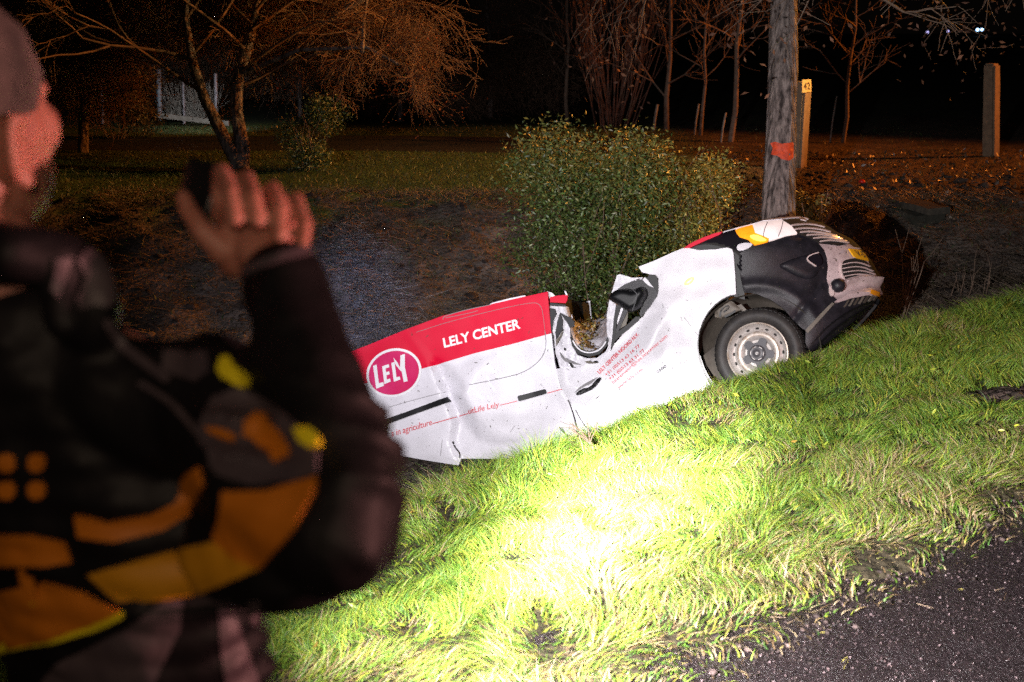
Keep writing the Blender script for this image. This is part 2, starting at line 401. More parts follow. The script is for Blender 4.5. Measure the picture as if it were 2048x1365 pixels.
# ------------------------------------------------------------------ grass and loose stuff (nobody could count it)
def blades(name, x, y, h, w, lean, leandir, cols, m, seg=3, zoff=-.004):
    n = len(x); z = height(x, y) + zoff; base = np.stack([x, y, z], 1)
    th = RNG.uniform(0, 2 * math.pi, n); side = np.stack([np.cos(th), np.sin(th), np.zeros(n)], 1)
    ld = np.stack([np.cos(leandir), np.sin(leandir), np.zeros(n)], 1)
    Vs = []
    for k in range(seg + 1):
        t = k / seg; c = base + ld * (h * lean * t ** 1.8)[:, None] + np.array([0, 0, 1.0]) * (h * (t - .35 * lean * t ** 2))[:, None]
        ww = (w * (1 - t * .9 if k < seg else .04))[:, None]
        Vs += [c - side * ww / 2, c + side * ww / 2]
    V = np.stack(Vs, 1).reshape(-1, 3); q = np.array([[2 * k, 2 * k + 1, 2 * k + 3, 2 * k + 2] for k in range(seg)])
    F = (q[None] + (np.arange(n) * (2 * seg + 2))[:, None, None]).reshape(-1, 4)
    o = npmesh(name, V, F, m, vcol=np.repeat(cols, 2 * seg + 2, 0)); return o
GREENS = [(.13, .27, .030), (.20, .34, .038), (.31, .38, .040), (.44, .42, .05), (.08, .19, .04), (.34, .27, .13)]
n = 330000
a = RNG.uniform(.6, 10.5, n); nn = 1.90 + 3.07 * RNG.random(n)
x, y = xy(a, nn)
tuft = vnoise(x, y, .16, 41); big = vnoise(x, y, .6, 42); bald = vnoise(x, y, .33, 43)
D = np.sqrt(x ** 2 + y ** 2)
edge = np.clip((nn - 1.95) / .30, .08, 1)
p = np.clip(.45 + .8 * tuft, 0, 1) * edge * np.where(bald < .08, .5, 1) * np.clip(1.35 - D / 13, .4, 1)
vis = (np.abs(x) < .52 * y + .6) & (y > 2.0)
hole = ((x - 2.75) ** 2 / .06 + (y - 6.05) ** 2 / .05 < 1)
k = (RNG.random(n) < p) & vis & ~hole
x, y, nn, tuft, big, edge = (q[k] for q in (x, y, nn, tuft, big, edge)); n = len(x)
h = (.040 + .070 * tuft ** 1.5 + .032 * big) * RNG.uniform(.6, 1.35, n) * np.clip(edge, .45, 1) * (1 + .55 * sstep((nn - 4.0) / .6) * big)
wd = RNG.uniform(.0028, .0062, n); ld = 2 * math.pi * vnoise(x, y, .22, 44) * 1.6 + RNG.normal(0, .5, n)
dry = np.clip((2.9 - nn) / .9, 0, 1) * .5 + .06 + .25 * (vnoise(x, y, .4, 46) > .72)
cols = palette(GREENS[:5], n, [.27, .29, .20, .10, .14]); straw = palette([(.34, .24, .11), (.24, .15, .07), (.42, .33, .20)], n)
cols = np.where((RNG.random(n) < dry)[:, None], straw, cols)
g = blades('verge_grass', x, y, h, wd, RNG.uniform(.45, 1.3, n) + .35 * np.clip(2.7 - nn, 0, .6), ld, cols, M_grass); tag(g, 'long wet bright green grass on the road verge, lit by the torch', 'grass', kind='stuff')
# sparse lawn and bank grass beyond the ditch
n = 130000; x = RNG.uniform(-8, 8, n); y = RNG.uniform(8.5, 24, n); a_, n_ = an(x, y)
pl = np.where(y > 13.4, np.where(x < 3.4, .75, .10), .30 + .6 * (vnoise(x, y, .7, 51) > .55)) * (n_ > 6.3) * ~((y > 18.9) & (y < 21.7) & (x < 2.2))
k = (RNG.random(n) < pl) & (np.abs(x) < .55 * y); x, y = x[k], y[k]; n = len(x)
cols = palette([(.045, .09, .022), (.075, .095, .03), (.12, .10, .05), (.035, .065, .018)], n)
g = blades('lawn_grass', x, y, RNG.uniform(.03, .11, n), RNG.uniform(.006, .014, n), RNG.uniform(.3, 1.2, n), RNG.uniform(0, 6.28, n), cols, M_grass, seg=2)
tag(g, 'short dull grass on the lawn and far ditch bank', 'grass', kind='stuff')
# dead matted stalks on the far bank
n = 30000; x = RNG.uniform(-5, 6, n); y = RNG.uniform(9.0, 14.2, n); z = height(x, y)
P0 = np.stack([x, y, z + .01], 1); th = RNG.uniform(0, 6.28, n); L = RNG.uniform(.06, .28, n)
P1 = P0 + np.stack([np.cos(th) * L, np.sin(th) * L, RNG.uniform(-.02, .10, n)], 1)
V, F = prisms(P0, P1, np.full(n, .0028), np.full(n, .001), 3)
g = npmesh('dead_stalks', V, F, M_grass, vcol=np.repeat(palette([(.10, .075, .055), (.16, .12, .085), (.06, .05, .03)], n), 6, 0)); tag(g, 'matted dead stalks over the dark ditch bank', 'dead grass', kind='stuff')
# clods on the churned soil
def lumps(name, x, y, s, cols, m, flat=.6):
    n = len(x); z = height(x, y); bm = bmesh.new(); bmesh.ops.create_icosphere(bm, subdivisions=1, radius=1); bv = np.array([v.co[:] for v in bm.verts]); bf = np.array([[v.index for v in f.verts] for f in bm.faces]); bm.free()
    V = bv[None] * (1 + .35 * RNG.normal(size=(n, len(bv), 1)).clip(-1, 1)) * s[:, None, None] * np.array([1, 1, flat]) + np.stack([x, y, z + s * .2], 1)[:, None]
    F = (bf[None] + (np.arange(n) * len(bv))[:, None, None]).reshape(-1, 3)
    return npmesh(name, V.reshape(-1, 3), F, m, vcol=np.repeat(cols, len(bv), 0))
n = 16000; x = RNG.uniform(-4.5, 7.5, n); y = RNG.uniform(7.5, 16, n); a_, n_ = an(x, y); k = (n_ > 4.75) & ((x > 1.5) | (y < 13.6)); x, y = x[k], y[k]; n = len(x)
g = lumps('soil_clods', x, y, RNG.gamma(2, .010, n), palette([(.05, .036, .03), (.075, .058, .05), (.03, .022, .02)], n), M_ground); tag(g, 'dark clods of churned soil in the ditch end', 'soil', kind='stuff')
n = 8000; a = RNG.uniform(1.0, 9, n); nn = 2.25 - np.abs(RNG.gamma(1.3, .55, n)); x, y = xy(a, nn); 
n = len(x); g = lumps('road_grit', x, y, RNG.uniform(.0010, .0036, n), palette([(.15, .10, .10), (.07, .045, .045), (.34, .24, .25)], n), M_stone); tag(g, 'pale grit scattered over the wet road edge', 'grit', kind='stuff')
n = 380; a = RNG.uniform(1.0, 9, n); nn = 2.15 - RNG.gamma(1.1, .16, n) + .1; x, y = xy(a, nn); th = RNG.normal(R(35), .9, n); L = RNG.uniform(.015, .07, n)
P0 = np.stack([x, y, np.full(n, .012)], 1); P1 = P0 + np.stack([np.cos(th) * L, np.sin(th) * L, RNG.uniform(0, .006, n)], 1); V, F = prisms(P0, P1, np.full(n, .0011), np.full(n, .0005), 3)
g = npmesh('straw_litter', V, F, M_grass, vcol=np.repeat(palette([(.42, .30, .20), (.30, .19, .10), (.5, .42, .1)], n), 6, 0)); tag(g, 'straw and dead blades littering the road edge', 'litter', kind='stuff')
n = 5200; x = RNG.uniform(3.0, 11, n); y = RNG.uniform(12.4, 19.5, n); P = np.stack([x, y, height(x, y) + .015], 1)
V, F, c = leafcards(P, RNG.uniform(.03, .085, n), .6, palette([(.10, .05, .025), (.16, .08, .035), (.06, .035, .02)], n)); g = npmesh('leaf_litter', V, F, M_leaf, vcol=c); tag(g, 'fallen brown leaves over the gravel yard', 'fallen leaves', kind='stuff')

# pale reeds added on the far bank to stand in for bluish haze
n = 2600; t = RNG.random(n) ** .8; x0 = -1.95 + t * 1.05 + RNG.normal(0, .13, n); y0 = 12.9 - t * 2.6 + RNG.normal(0, .25, n); z = height(x0, y0)
th = RNG.normal(R(-60), .5, n); L = RNG.uniform(.10, .40, n); P0 = np.stack([x0, y0, z + .02], 1); P1 = P0 + np.stack([np.cos(th) * L, np.sin(th) * L, RNG.uniform(-.12, .10, n)], 1); P1[:, 2] = np.maximum(P1[:, 2], height(P1[:, 0], P1[:, 1]) + .02)
V, F = prisms(P0, P1, np.full(n, .0035), np.full(n, .0015), 3)
g = npmesh('haze_reeds', V, F, M_grass, vcol=np.repeat(palette([(.20, .19, .17), (.28, .26, .25), (.14, .12, .10)], n), 6, 0)); tag(g, 'pale flattened reeds added in place of bluish haze over the ditch bank', 'reeds', kind='stuff')

n = 2200; a = RNG.uniform(1.0, 9, n); nn = 2.0 + RNG.normal(0, .10, n); x, y = xy(a, nn)
g = lumps('crumbled_edge', x, y, RNG.gamma(2.2, .0019, n), palette([(.035, .025, .023), (.06, .043, .04), (.12, .085, .08)], n), M_ground); tag(g, 'crumbled asphalt and dirt along the ragged road edge', 'rubble', kind='stuff')
# ================================================================== the crashed van, nose up on the ditch bank
W0 = at(1515, 707, 8.28)
_p, _r = R(15), R(15)
VD = Vector((math.cos(_p), -math.sin(_p), 0)); _m = Vector((-math.sin(_p), -math.cos(_p), 0))
VU = Vector((0, 0, math.cos(_r))) - _m * math.sin(_r); VN = _m * math.cos(_r) + Vector((0, 0, math.sin(_r)))
def vp(s, t, w=0.0): return W0 + VD * s + VU * t - VN * w          # van frame: along, up, inwards
def st(u, v, w=0.0):
    r = ray(u, v); O = W0 - VN * w; k = (O - CAM).dot(VN) / r.dot(VN); q = CAM + r * k - O
    return q.dot(VD), q.dot(VU)
van = empty('crashed_van', vp(-1.2, -.9, .8), 'wrecked white delivery van with red livery and crushed cab, nose up in the ditch', 'van')

# dents and creases pressed into the near side (position, height in metres; lines are creases)
RP = [(500, 500, 0), (1600, 400, 0), (1700, 900, 0), (500, 1000, 0), (700, 700, 0), (800, 640, 0), (980, 600, 0), (1095, 575, .0),
      (780, 900, .0), (830, 780, .0), (1060, 740, .015), (1080, 830, .02), (1040, 880, .02), (1400, 560, .0), (1460, 590, 0), (1350, 780, .02),
      (1395, 700, 0), (1310, 830, .03), (1230, 830, .045), (1000, 700, .012), (970, 640, 0), (1340, 560, .0), (1260, 545, .0), (1180, 690, -.02), (1150, 730, -.015)]
RL = [[(858, 718, .012), (862, 731, .02), (884, 787, .025), (906, 841, .025), (899, 884, .02), (913, 918, .02)],
      [(864, 714, 0), (870, 728, -.035), (892, 784, -.06), (914, 838, -.065), (907, 883, -.04), (921, 916, -.01), (922, 950, .0)],
      [(905, 735, .015), (930, 758, .05), (938, 772, .06), (935, 790, .075), (956, 825, .07), (982, 858, .045), (999, 880, .02)],
      [(925, 896, -.03), (960, 886, -.02), (1000, 890, -.01), (1050, 880, .0)],
      [(1096, 590, .01), (1103, 667, .012), (1112, 725, .015), (1122, 775, .02), (1140, 803, .03)],
      [(1104, 590, -.03), (1110, 667, -.03), (1121, 725, -.028), (1131, 770, -.01), (1148, 800, .01)],
      [(1318, 606, .012), (1303, 622, -.03), (1280, 650, -.045), (1245, 688, -.045), (1205, 722, -.02), (1160, 738, .0)],
      [(1322, 620, -.012), (1318, 650, .03), (1300, 690, .035), (1262, 735, .03), (1215, 775, .01), (1180, 790, .0)],
      [(1332, 625, .02), (1341, 655, .01), (1330, 700, -.01), (1308, 745, -.01), (1278, 785, .0)],
      [(1150, 820, .03), (1200, 812, .05), (1260, 800, .04)]]
_pv = [Vector(p[:2]) for p in RP]; _ph = [p[2] for p in RP]; _pe = []
for l in RL:
    s0 = len(_pv); _pv += [Vector(p[:2]) for p in l]; _ph += [p[2] for p in l]; _pe += [(s0 + i, s0 + i + 1) for i in range(len(l) - 1)]
_v, _e, _f, _ov, *_x = delaunay_2d_cdt(_pv, _pe, [], 0, 1e-3)
_hh = [(_ph[_ov[i][0]] if _ov[i] else 0.0) for i in range(len(_v))]
_RB = BVHTree.FromPolygons([Vector((p.x, p.y, h * 1000)) for p, h in zip(_v, _hh)], [tuple(t) for t in _f])
def relief(u, v):
    h = _RB.ray_cast(Vector((u, v, 500)), Vector((0, 0, -1))); h = h[0].z / 1000 if h[0] else 0.0
    return h + .006 * mnoise.noise(Vector((u * .03, v * .03, 1.7)))
def side(u, v, w=0.0):
    s, t = st(u, v, w); return vp(s, t, w), VN
def side_r(u, v):
    # averaged a little so that pressed metal bends rather than snaps
    h = sum(relief(u + a, v + b) for a, b in ((0, 0), (4, 0), (-4, 0), (0, 4), (0, -4))) / 5
    p, n = side(u, v); return p + VN * h, VN
def sidew(w):
    return lambda u, v: side(u, v, w)

# nose: rows from windscreen foot over the bonnet edge down to the lip, each bending from the side round to the middle
rows = [((-.86, .60), (-.60, .74)), (st(1370, 496), (-.15, .95)), (st(1420, 487), (.20, 1.075)), ((-.19, .72), (.60, .97)), ((-.16, .56), (.775, .82)),
        ((-.10, .40), (.855, .71)), ((.05, .27), (.915, .605)), ((.28, .165), (.88, .50)), ((.32, .03), (.70, .26)), ((.2, -.08), (.45, .05))]
NR, NA = 60, 40
def catm(vals, x):
    i = min(int(x), len(vals) - 2); t = x - i; g = lambda k: np.array(vals[max(0, min(len(vals) - 1, k))], float)
    a, b, c, d = g(i - 1), g(i), g(i + 1), g(i + 2)
    return .5 * ((2 * b) + (c - a) * t + (2 * a - 5 * b + 4 * c - d) * t * t + (3 * b - a - 3 * c + d) * t ** 3)
def nose_pt(x, a, inset=0.0):
    S = catm([r[0] for r in rows], x); Nn = catm([r[1] for r in rows], x)
    aa = min(a, 2 - a); th = aa * math.pi / 2; sn = math.sin(th) ** 1.0; w = .9 * (1 - math.cos(th)) ** 1.0
    s = S[0] + (Nn[0] - S[0]) * sn; t = S[1] + (Nn[1] - S[1]) * sn
    if a > 1: w = 1.8 - w
    return s, t, w
def nose_grid(amax, inset=0.0):
    vs = []; uv = []
    na = int(NA * amax)
    for i in range(NR + 1):
        for j in range(na + 1):
            s, t, w = nose_pt(i / NR * (len(rows) - 1) * .99999, j / NA); uv.append((s, t, w)); vs.append(vp(s, t, w))
    fs = [(i * (na + 1) + j, i * (na + 1) + j + 1, (i + 1) * (na + 1) + j + 1, (i + 1) * (na + 1) + j) for i in range(NR) for j in range(na)]
    return vs, fs, uv
nv, nf_, nuv = nose_grid(1.35)
NOSE = BVHTree.FromPolygons(nv, nf_)
nose = bvh_surf(NOSE, 8.6)
# full-width dark core added behind the skin so gaps look shaded, without the wheel opening
nv, nf_, nuv = nose_grid(2.0)
cc = vp(-.3, .4, .9)
core = [v + (cc - v).normalized() * .022 for v in nv]
def in_arch(s, t): return (s / .455) ** 2 + ((t - .01) / .43) ** 2 < 1
cf = [f for f in nf_ if not (in_arch(*[sum(nuv[i][k] for i in f) / 4 for k in (0, 1)]) and sum(nuv[i][2] for i in f) / 4 < .32)]
pymesh('dark_core', core, cf, M_dark, van, True)
# bonnet skin over the top, white
bf = [f for f in nf_ if f[0] // (2 * NA + 1) < 14 and (f[0] % (2 * NA + 1)) > 3]
pymesh('bonnet', nv, bf, M_white, van, True)
q7 = lambda x, y: (1350 + x / 3.413, 400 + y / 3.413)
q1 = lambda x, y: (1050 + x / 2.7307, 400 + y / 2.7307)
q2 = lambda x, y: (700 + x / 2.7307, 550 + y / 2.7307)
q3 = lambda x, y: (1100 + x / 7.584, 560 + y / 7.584)
Q = lambda f, pts: [f(*p) for p in pts]
def domef(poly, h, soft):
    A = np.array(poly, float); B = np.roll(A, -1, 0)
    def g(u, v):
        p = np.array([u, v]); d = B - A; t = np.clip(((p - A) * d).sum(1) / np.maximum((d * d).sum(1), 1e-9), 0, 1)
        m = np.sqrt((((A + d * t[:, None]) - p) ** 2).sum(1)).min(); k = min(1, m / soft); return h * math.sqrt(max(0, 1 - (1 - k) ** 2))
    return g

# --- rear body side with livery
top = [(560, 757), (640, 727), (735, 691), (810, 660), (885, 632), (960, 614), (1030, 598), (1095, 584)]
polyA = top + [(1099, 625), (1103, 667), (1110, 725), (1122, 775), (1140, 800), (1150, 835), (1162, 880), (1110, 908), (1004, 918), (922, 918), (917, 931), (852, 921), (786, 909), (560, 872)]
redA = [(540, 740)] + [(x, y - 6) for x, y in top] + [(1101, 583), (1099, 625), (1104, 667), (1020, 690), (950, 707), (870, 731), (800, 750), (700, 775), (540, 818)]
rear = patch('body_side', polyA, side_r, [M_white, M_red], van, sp=6.5, off=0, thick=.03, regions=[(redA, 1)])
# near side front: door, wing
polyB = [(1123, 776), (1113, 738), (1141, 733), (1160, 735), (1196, 724), (1215, 706), (1228, 688), (1256, 655), (1286, 632), (1316, 584), (1317, 557), (1308, 551), (1284, 545), (1277, 534),
         (1306, 523), (1343, 506), (1370, 495), (1398, 501), (1434, 499), (1454, 495.5), (1464, 499), (1467, 508), (1470, 546), (1472, 589), (1460, 591), (1445, 598), (1430, 609), (1416, 624), (1405, 643), (1398, 662), (1395, 682),
         (1395, 700), (1397, 717), (1402, 735), (1410, 752), (1423, 774), (1437, 800), (1405, 806), (1387, 789), (1368, 791), (1350, 798), (1325, 814), (1310, 850), (1175, 895), (1164, 880), (1152, 836), (1141, 801)]
patch('front_door', polyB, side_r, [M_white], van, sp=6.5, off=.001, thick=.03)
# bright bare patches of other parts
patch('sill', [(1321, 816), (1354, 799), (1387, 790), (1405, 806), (1400, 840), (1320, 862)], sidew(.05), M_plastic, van, thick=.05)
patch('sill', [(919, 917), (1006, 913), (1060, 905), (1050, 940), (918, 934)], sidew(.03), M_black, van, thick=.08)
# seams, their groove shade painted as thin grey strips, and rubber mouldings
M_seam = mat('panel_gap', (.20, .19, .20), .6)
for k, (pts, w) in enumerate([(Q(q2, [(360, 315), (520, 262), (760, 200), (1000, 148), (1045, 165), (1058, 230), (1066, 300)]), .9),
        (Q(q2, [(1066, 300), (1076, 400), (1040, 470), (960, 530), (860, 560), (660, 600)]), 1.5),
        (Q(q2, [(520, 640), (360, 680), (205, 725)]), 1.0),
        (Q(q2, [(508, 245), (512, 225), (640, 190), (770, 163)]), 1.3), (Q(q2, [(520, 236), (640, 212), (700, 196)]), 1.0)]):
    patch('panel_gap', strip(pts, w), side_r, M_red if k in (0, 3, 4) and False else M_seam, van, sp=9, off=.0022, thick=0, smooth=False)
patch('side_moulding', Q(q2, [(-60, 868), (100, 820), (300, 752), (528, 668), (546, 694), (380, 752), (215, 812), (-60, 902)]), side_r, M_black, van, off=.016, thick=.02)
h1 = patch('handle', [(1038, 794), (1040, 791.5), (1090, 778.5), (1093, 780), (1095, 786), (1093, 788), (1042, 802.5), (1040, 801)], side_r, M_black, van, sp=4, off=.022, thick=.03)
hp = smoothpoly(Q(q1, [(275, 1060), (310, 1030), (355, 1025), (395, 975), (418, 968), (418, 985), (380, 1030), (330, 1055), (290, 1070)]), 1)
patch('handle', hp, side_r, M_black, van, sp=3.5, off=.012, thick=.03, relief=domef(hp, .02, 4))
patch('handle_recess', smoothpoly(Q(q1, [(262, 1062), (300, 1020), (360, 985), (400, 966), (395, 975), (355, 1010), (330, 1018), (300, 1035)]), 1), side_r, M_seam, van, sp=6, off=.0025, thick=0)
for pts, w in [(Q(q2, [(1195, 680), (1218, 740), (1240, 830), (1248, 880)]), 1.8), (Q(q2, [(1235, 735), (1265, 790), (1298, 840)]), 1.5),
               (Q(q1, [(868, 640), (910, 695), (945, 742)]), .9), (Q(q1, [(752, 566), (757, 590)]), 1.0), (Q(q2, [(558, 910), (575, 950), (598, 975), (600, 1000)]), 2.4),
               (Q(q2, [(508, 900), (498, 990)]), .9), (Q(q2, [(880, 860), (905, 822)]), .8), (Q(q2, [(1145, 830), (1175, 870), (1215, 885)]), 2.2), (Q(q2, [(1160, 835), (1190, 890)]), 2)]:
    patch('scratch', strip(pts, w), side_r, M_seam if w < 1.2 else M_dark, van, sp=8, off=.003, thick=0, smooth=False)
# dirt flecks and blades of grass stuck on the paint
rr = random.Random(5)
for k in range(95):
    u, v = rr.uniform(800, 1440), rr.uniform(600, 860)
    if not (inpoly([(u, v)], polyA)[0] or inpoly([(u, v)], polyB)[0]): continue
    a = rr.uniform(0, 3.1); L = rr.uniform(1.5, 7); b_ = rr.uniform(-1.5, 1.5)
    pts = [(u, v), (u + L * .5 * math.cos(a) + b_, v + L * .5 * math.sin(a)), (u + L * math.cos(a), v + L * math.sin(a))]
    o = patch('dirt_fleck', strip(pts, rr.uniform(.7, 1.3)), side_r, M_liner, van, sp=10, off=.004, thick=0, smooth=False)

# lettering
text_on('lettering', 'LELY CENTER', [(885.5, 677), (1039, 637), (1042.5, 657.5), (889, 696.5)], side_r, M_print_w, van, bold=.028)
text_on('lettering', 's in agriculture', [(783, 861), (864.5, 838), (865.5, 854), (784, 878)], side_r, M_print_r, van, bold=.004)
text_on('lettering', 'uitLife Lely', [(938, 817), (1001, 802.5), (1002.5, 817), (940, 832)], side_r, M_print_r, van, bold=.004)
for a, b in (((1003, 810.5), (1037, 802)), ((1096, 786.5), (1125, 778.5)), ((915, 833.5), (938, 827)), ((866, 847.5), (911, 835))):
    patch('red_line', strip([a, ((a[0] + b[0]) / 2, (a[1] + b[1]) / 2), b], 1.5, False), side_r, M_print_r, van, sp=9, off=.006, thick=0, smooth=False)
def tx(body, a, b, hgt, bold=.0, m=M_print_r):
    d = np.array(b, float) - np.array(a, float); d /= np.linalg.norm(d); nrm = np.array([d[1], -d[0]]) * hgt
    text_on('lettering', body, [tuple(np.array(a) + nrm), tuple(np.array(b) + nrm), b, a], side_r, m, van, bold=bold)
tx('LELY CENTER NOORD N.V.', q1(408, 952), q1(622, 738), 8.0, .03)
tx('+31 (0)513 63 16 77', q1(448, 968), q1(634, 805), 8.2, .012)
tx('+31 (0)513 63 31 77', q1(470, 990), q1(662, 830), 8.2, .012)
tx('heerenveen@hee.lelycenter.com', q1(490, 1010), q1(784, 752), 9.0, .002)
tx('www.lely.com', q1(516, 1038), q1(650, 935), 8.5, .002)
tx('2500', q1(722, 950), q1(776, 912), 5.5, .03, M_print_d)
# oval logo
lc = np.array([788.5, 746.0]); ang = R(-20)
def ell(rx, ry, n=48, a=ang, c=lc): return [(c[0] + rx * math.cos(t) * math.cos(a) - ry * math.sin(t) * math.sin(a), c[1] + rx * math.cos(t) * math.sin(a) + ry * math.sin(t) * math.cos(a)) for t in [2 * math.pi * k / n for k in range(n)]]
patch('logo_ring', ell(56.5, 48), side_r, M_print_w, van, sp=7, off=.004, thick=0)
patch('logo_field', ell(51.5, 43), side_r, M_magenta, van, sp=7, off=.007, thick=0)
def lg(polys):
    for p in polys: patch('logo_letter', Q(q2, p), side_r, M_print_w, van, sp=9, off=.010, thick=0, smooth=False)
lg([[(128, 498), (148, 490), (160, 592), (184, 586), (188, 606), (146, 622)],
    [(178, 500), (214, 488), (217, 505), (196, 512), (199, 532), (216, 527), (219, 543), (201, 549), (204, 572), (222, 567), (225, 583), (190, 597)],
    [(228, 482), (246, 476), (256, 560), (274, 555), (278, 572), (242, 584)],
    [(240, 452), (262, 478), (276, 508), (280, 440), (304, 432), (304, 505), (318, 580), (296, 586), (286, 530), (268, 512), (250, 488)]])

# --- broken door pillars, window rubber and crumpled roof in the crushed cab
W1 = Q(q3, [(0, 395), (240, 405), (262, 500), (300, 650), (310, 860), (335, 1000), (420, 1140), (560, 1192), (720, 1182), (850, 1090), (880, 1000), (860, 560), (880, 420), (905, 300), (1000, 372), (985, 600), (975, 850), (955, 1000), (985, 1010),
            (900, 1230), (760, 1290), (600, 1330), (330, 1345), (160, 1345), (95, 1150), (60, 900), (20, 650)])
cr = lambda u, v: .03 * mnoise.noise(Vector((u * .09, v * .045, .3))) + .012 * mnoise.noise(Vector((u * .25, v * .12, 4)))
patch('door_pillar', W1, sidew(.045), M_white, van, sp=3.2, thick=.10, relief=cr)
for nm, pts, w, m in [('torn_roof_edge', [(0, 262), (130, 238), (268, 228), (262, 300), (236, 356), (110, 348), (0, 342)], .01, M_red),
                   ('torn_roof_edge', [(215, 165), (240, 175), (268, 230), (240, 235)], .0, M_white),
                   ('window_rubber', [(0, 350), (236, 378), (232, 406), (0, 392)], .0, M_black),
                   ('window_rubber', [(0, 430), (68, 440), (92, 520), (45, 620), (25, 800), (5, 700)], .0, M_black),
                   ('window_rubber', [(148, 500), (190, 620), (185, 760), (92, 900), (78, 800), (110, 640)], .0, M_black),
                   ('seat_belt', [(148, 500), (262, 560), (300, 560), (372, 640), (355, 715), (300, 730), (250, 640), (180, 545)], -.02, M_black),
                   ('window_rubber', [(300, 870), (345, 1015), (450, 1125), (590, 1170), (745, 1130), (850, 1015), (885, 915), (872, 868), (800, 985), (730, 1050), (600, 1085), (480, 1062), (385, 985), (335, 890)], .0, M_black),
                   ('window_rubber', [(1000, 380), (1078, 400), (1015, 600), (1000, 740), (975, 960), (915, 1085), (945, 850), (965, 600)], .0, M_black),
                   ('window_rubber', [(1110, 440), (1180, 470), (1090, 660), (1010, 850), (975, 940), (985, 800), (1040, 640)], .01, M_plastic),
                   ('window_rubber', [(975, 940), (1010, 800), (1150, 700), (1300, 560), (1360, 560), (1340, 620), (1190, 750), (1060, 850)], .0, M_black),
                   ('window_frame', [(1080, 420), (1115, 440), (1040, 640), (995, 720), (1010, 600)], .03, M_white),
                   ('window_frame', [(1185, 475), (1175, 600), (1150, 690), (1045, 755), (1090, 660)], .03, M_tan),
                   ('crack', [(255, 1190), (360, 1320), (400, 1335), (330, 1335), (280, 1260)], .0, M_dark)]:
    patch(nm, Q(q3, pts), sidew(w), m, van, sp=4, off=.0, thick=.02)
line_w = Q(q3, [(345, 920), (395, 1010), (480, 1085), (600, 1112), (735, 1078), (810, 1000), (850, 935)])
patch('window_trim', strip(line_w, 2.6), sidew(-.006), M_white, van, sp=4, thick=.01)
# crumpled roof sheet sagging between the pillars
fr = [(1140, 640), (1143, 668), (1155, 694), (1178, 706), (1202, 701), (1214, 680), (1218, 640)]; bk = [(1138, 624), (1146, 634), (1160, 643), (1177, 645), (1193, 642), (1206, 634), (1217, 624)]
vs = []; fs = []; na, nb = 44, 26
for j in range(nb + 1):
    t = j / nb; w = .06 + 1.15 * t ** 1.1
    for i in range(na + 1):
        x = i / na * 6 * .99999; F0 = catm(fr, x); B0 = catm(bk, x); q = F0 * (1 - t ** .6) + B0 * t ** .6; s, t2 = st(q[0], q[1], w)
        p = vp(s, t2, w); p += VU * (.035 * mnoise.noise(Vector((i * .12, j * .55, 2))) + .02 * math.sin(j * 1.25 + i * .10)) * (1 if j else .3); vs.append(p)
for j in range(nb):
    for i in range(na): a = j * (na + 1) + i; fs.append((a, a + 1, a + na + 2, a + na + 1))
roofs = pymesh('crumpled_roof', vs, fs, M_silver, van, True)
P = []
for k in range(420):
    j = RNG.integers(0, nb + 1); spread = 9 if j > 17 else 3.2; i = int(np.clip(RNG.normal(na * .47, spread), 2, na - 2)); P.append(vs[j * (na + 1) + i] + VU * RNG.uniform(.0, .035) + VD * RNG.normal(0, .012))
P = np.array([tuple(p) for p in P])
V, F, c = leafcards(P, RNG.uniform(.02, .05, len(P)), .5, palette([(.16, .08, .02), (.26, .15, .04), (.10, .05, .015), (.30, .24, .06)], len(P)))
g = npmesh('fallen_leaves', V, F, M_leaf, vcol=c); tag(g, 'brown leaves fallen onto the crumpled van roof', 'fallen leaves', kind='stuff')
for pts, w, m in [([(300, 620), (345, 560), (330, 640), (380, 700), (330, 720), (300, 690)], .03, M_white), ([(330, 520), (345, 590), (390, 640), (350, 640), (318, 580)], .08, M_silver),
                  ([(150, 1100), (210, 1180), (330, 1230), (470, 1290), (380, 1285), (230, 1240), (160, 1160)], .0, M_seam), ([(520, 1240), (600, 1225), (640, 1250), (700, 1235), (740, 1262), (640, 1275), (560, 1268)], .0, M_tan),
                  ([(650, 1235), (690, 1228), (735, 1250), (700, 1262)], -.01, M_dark), ([(90, 910), (150, 850), (205, 745), (180, 860), (120, 960), (95, 1010)], .02, M_tan), ([(210, 1030), (240, 1040), (235, 1075), (212, 1070)], -.012, M_dark)]:
    patch('torn_metal', Q(q3, pts), sidew(w), m, van, sp=4, off=.004, thick=.015, relief=lambda u, v: .012 * mnoise.noise(Vector((u * .2, v * .2, 2))))
# mirror and its triangle
tri = Q(q3, [(990, 150), (1060, 100), (1300, 0), (1345, -20), (1420, -10), (1500, 60), (1640, 185), (1622, 255), (1500, 420), (1375, 562), (1358, 510), (1390, 420), (1400, 300), (1300, 180), (1100, 160)])
patch('mirror_base', tri, sidew(-.02), M_plastic, van, sp=4, thick=.04)
patch('window_corner', Q(q3, [(1470, -20), (1500, -80), (1590, -75), (1625, -40), (1645, 60), (1640, 180), (1560, 110)]), sidew(-.022), M_black, van, sp=4, thick=.04)
patch('window_frame', Q(q3, [(1405, 0), (1440, -40), (1480, 0), (1530, 70), (1575, 122), (1500, 90), (1430, 30)]), sidew(-.03), M_white, van, sp=4, thick=.02)
patch('window_frame', [(1222, 592), (1228, 570), (1234, 551), (1241, 549), (1264, 556), (1286, 555), (1284, 559), (1268, 563), (1250, 569), (1238, 577), (1228, 588)], sidew(-.02), M_white, van, sp=4, thick=.10, relief=lambda u, v: .01 * mnoise.noise(Vector((u * .1, v * .1, 1))))
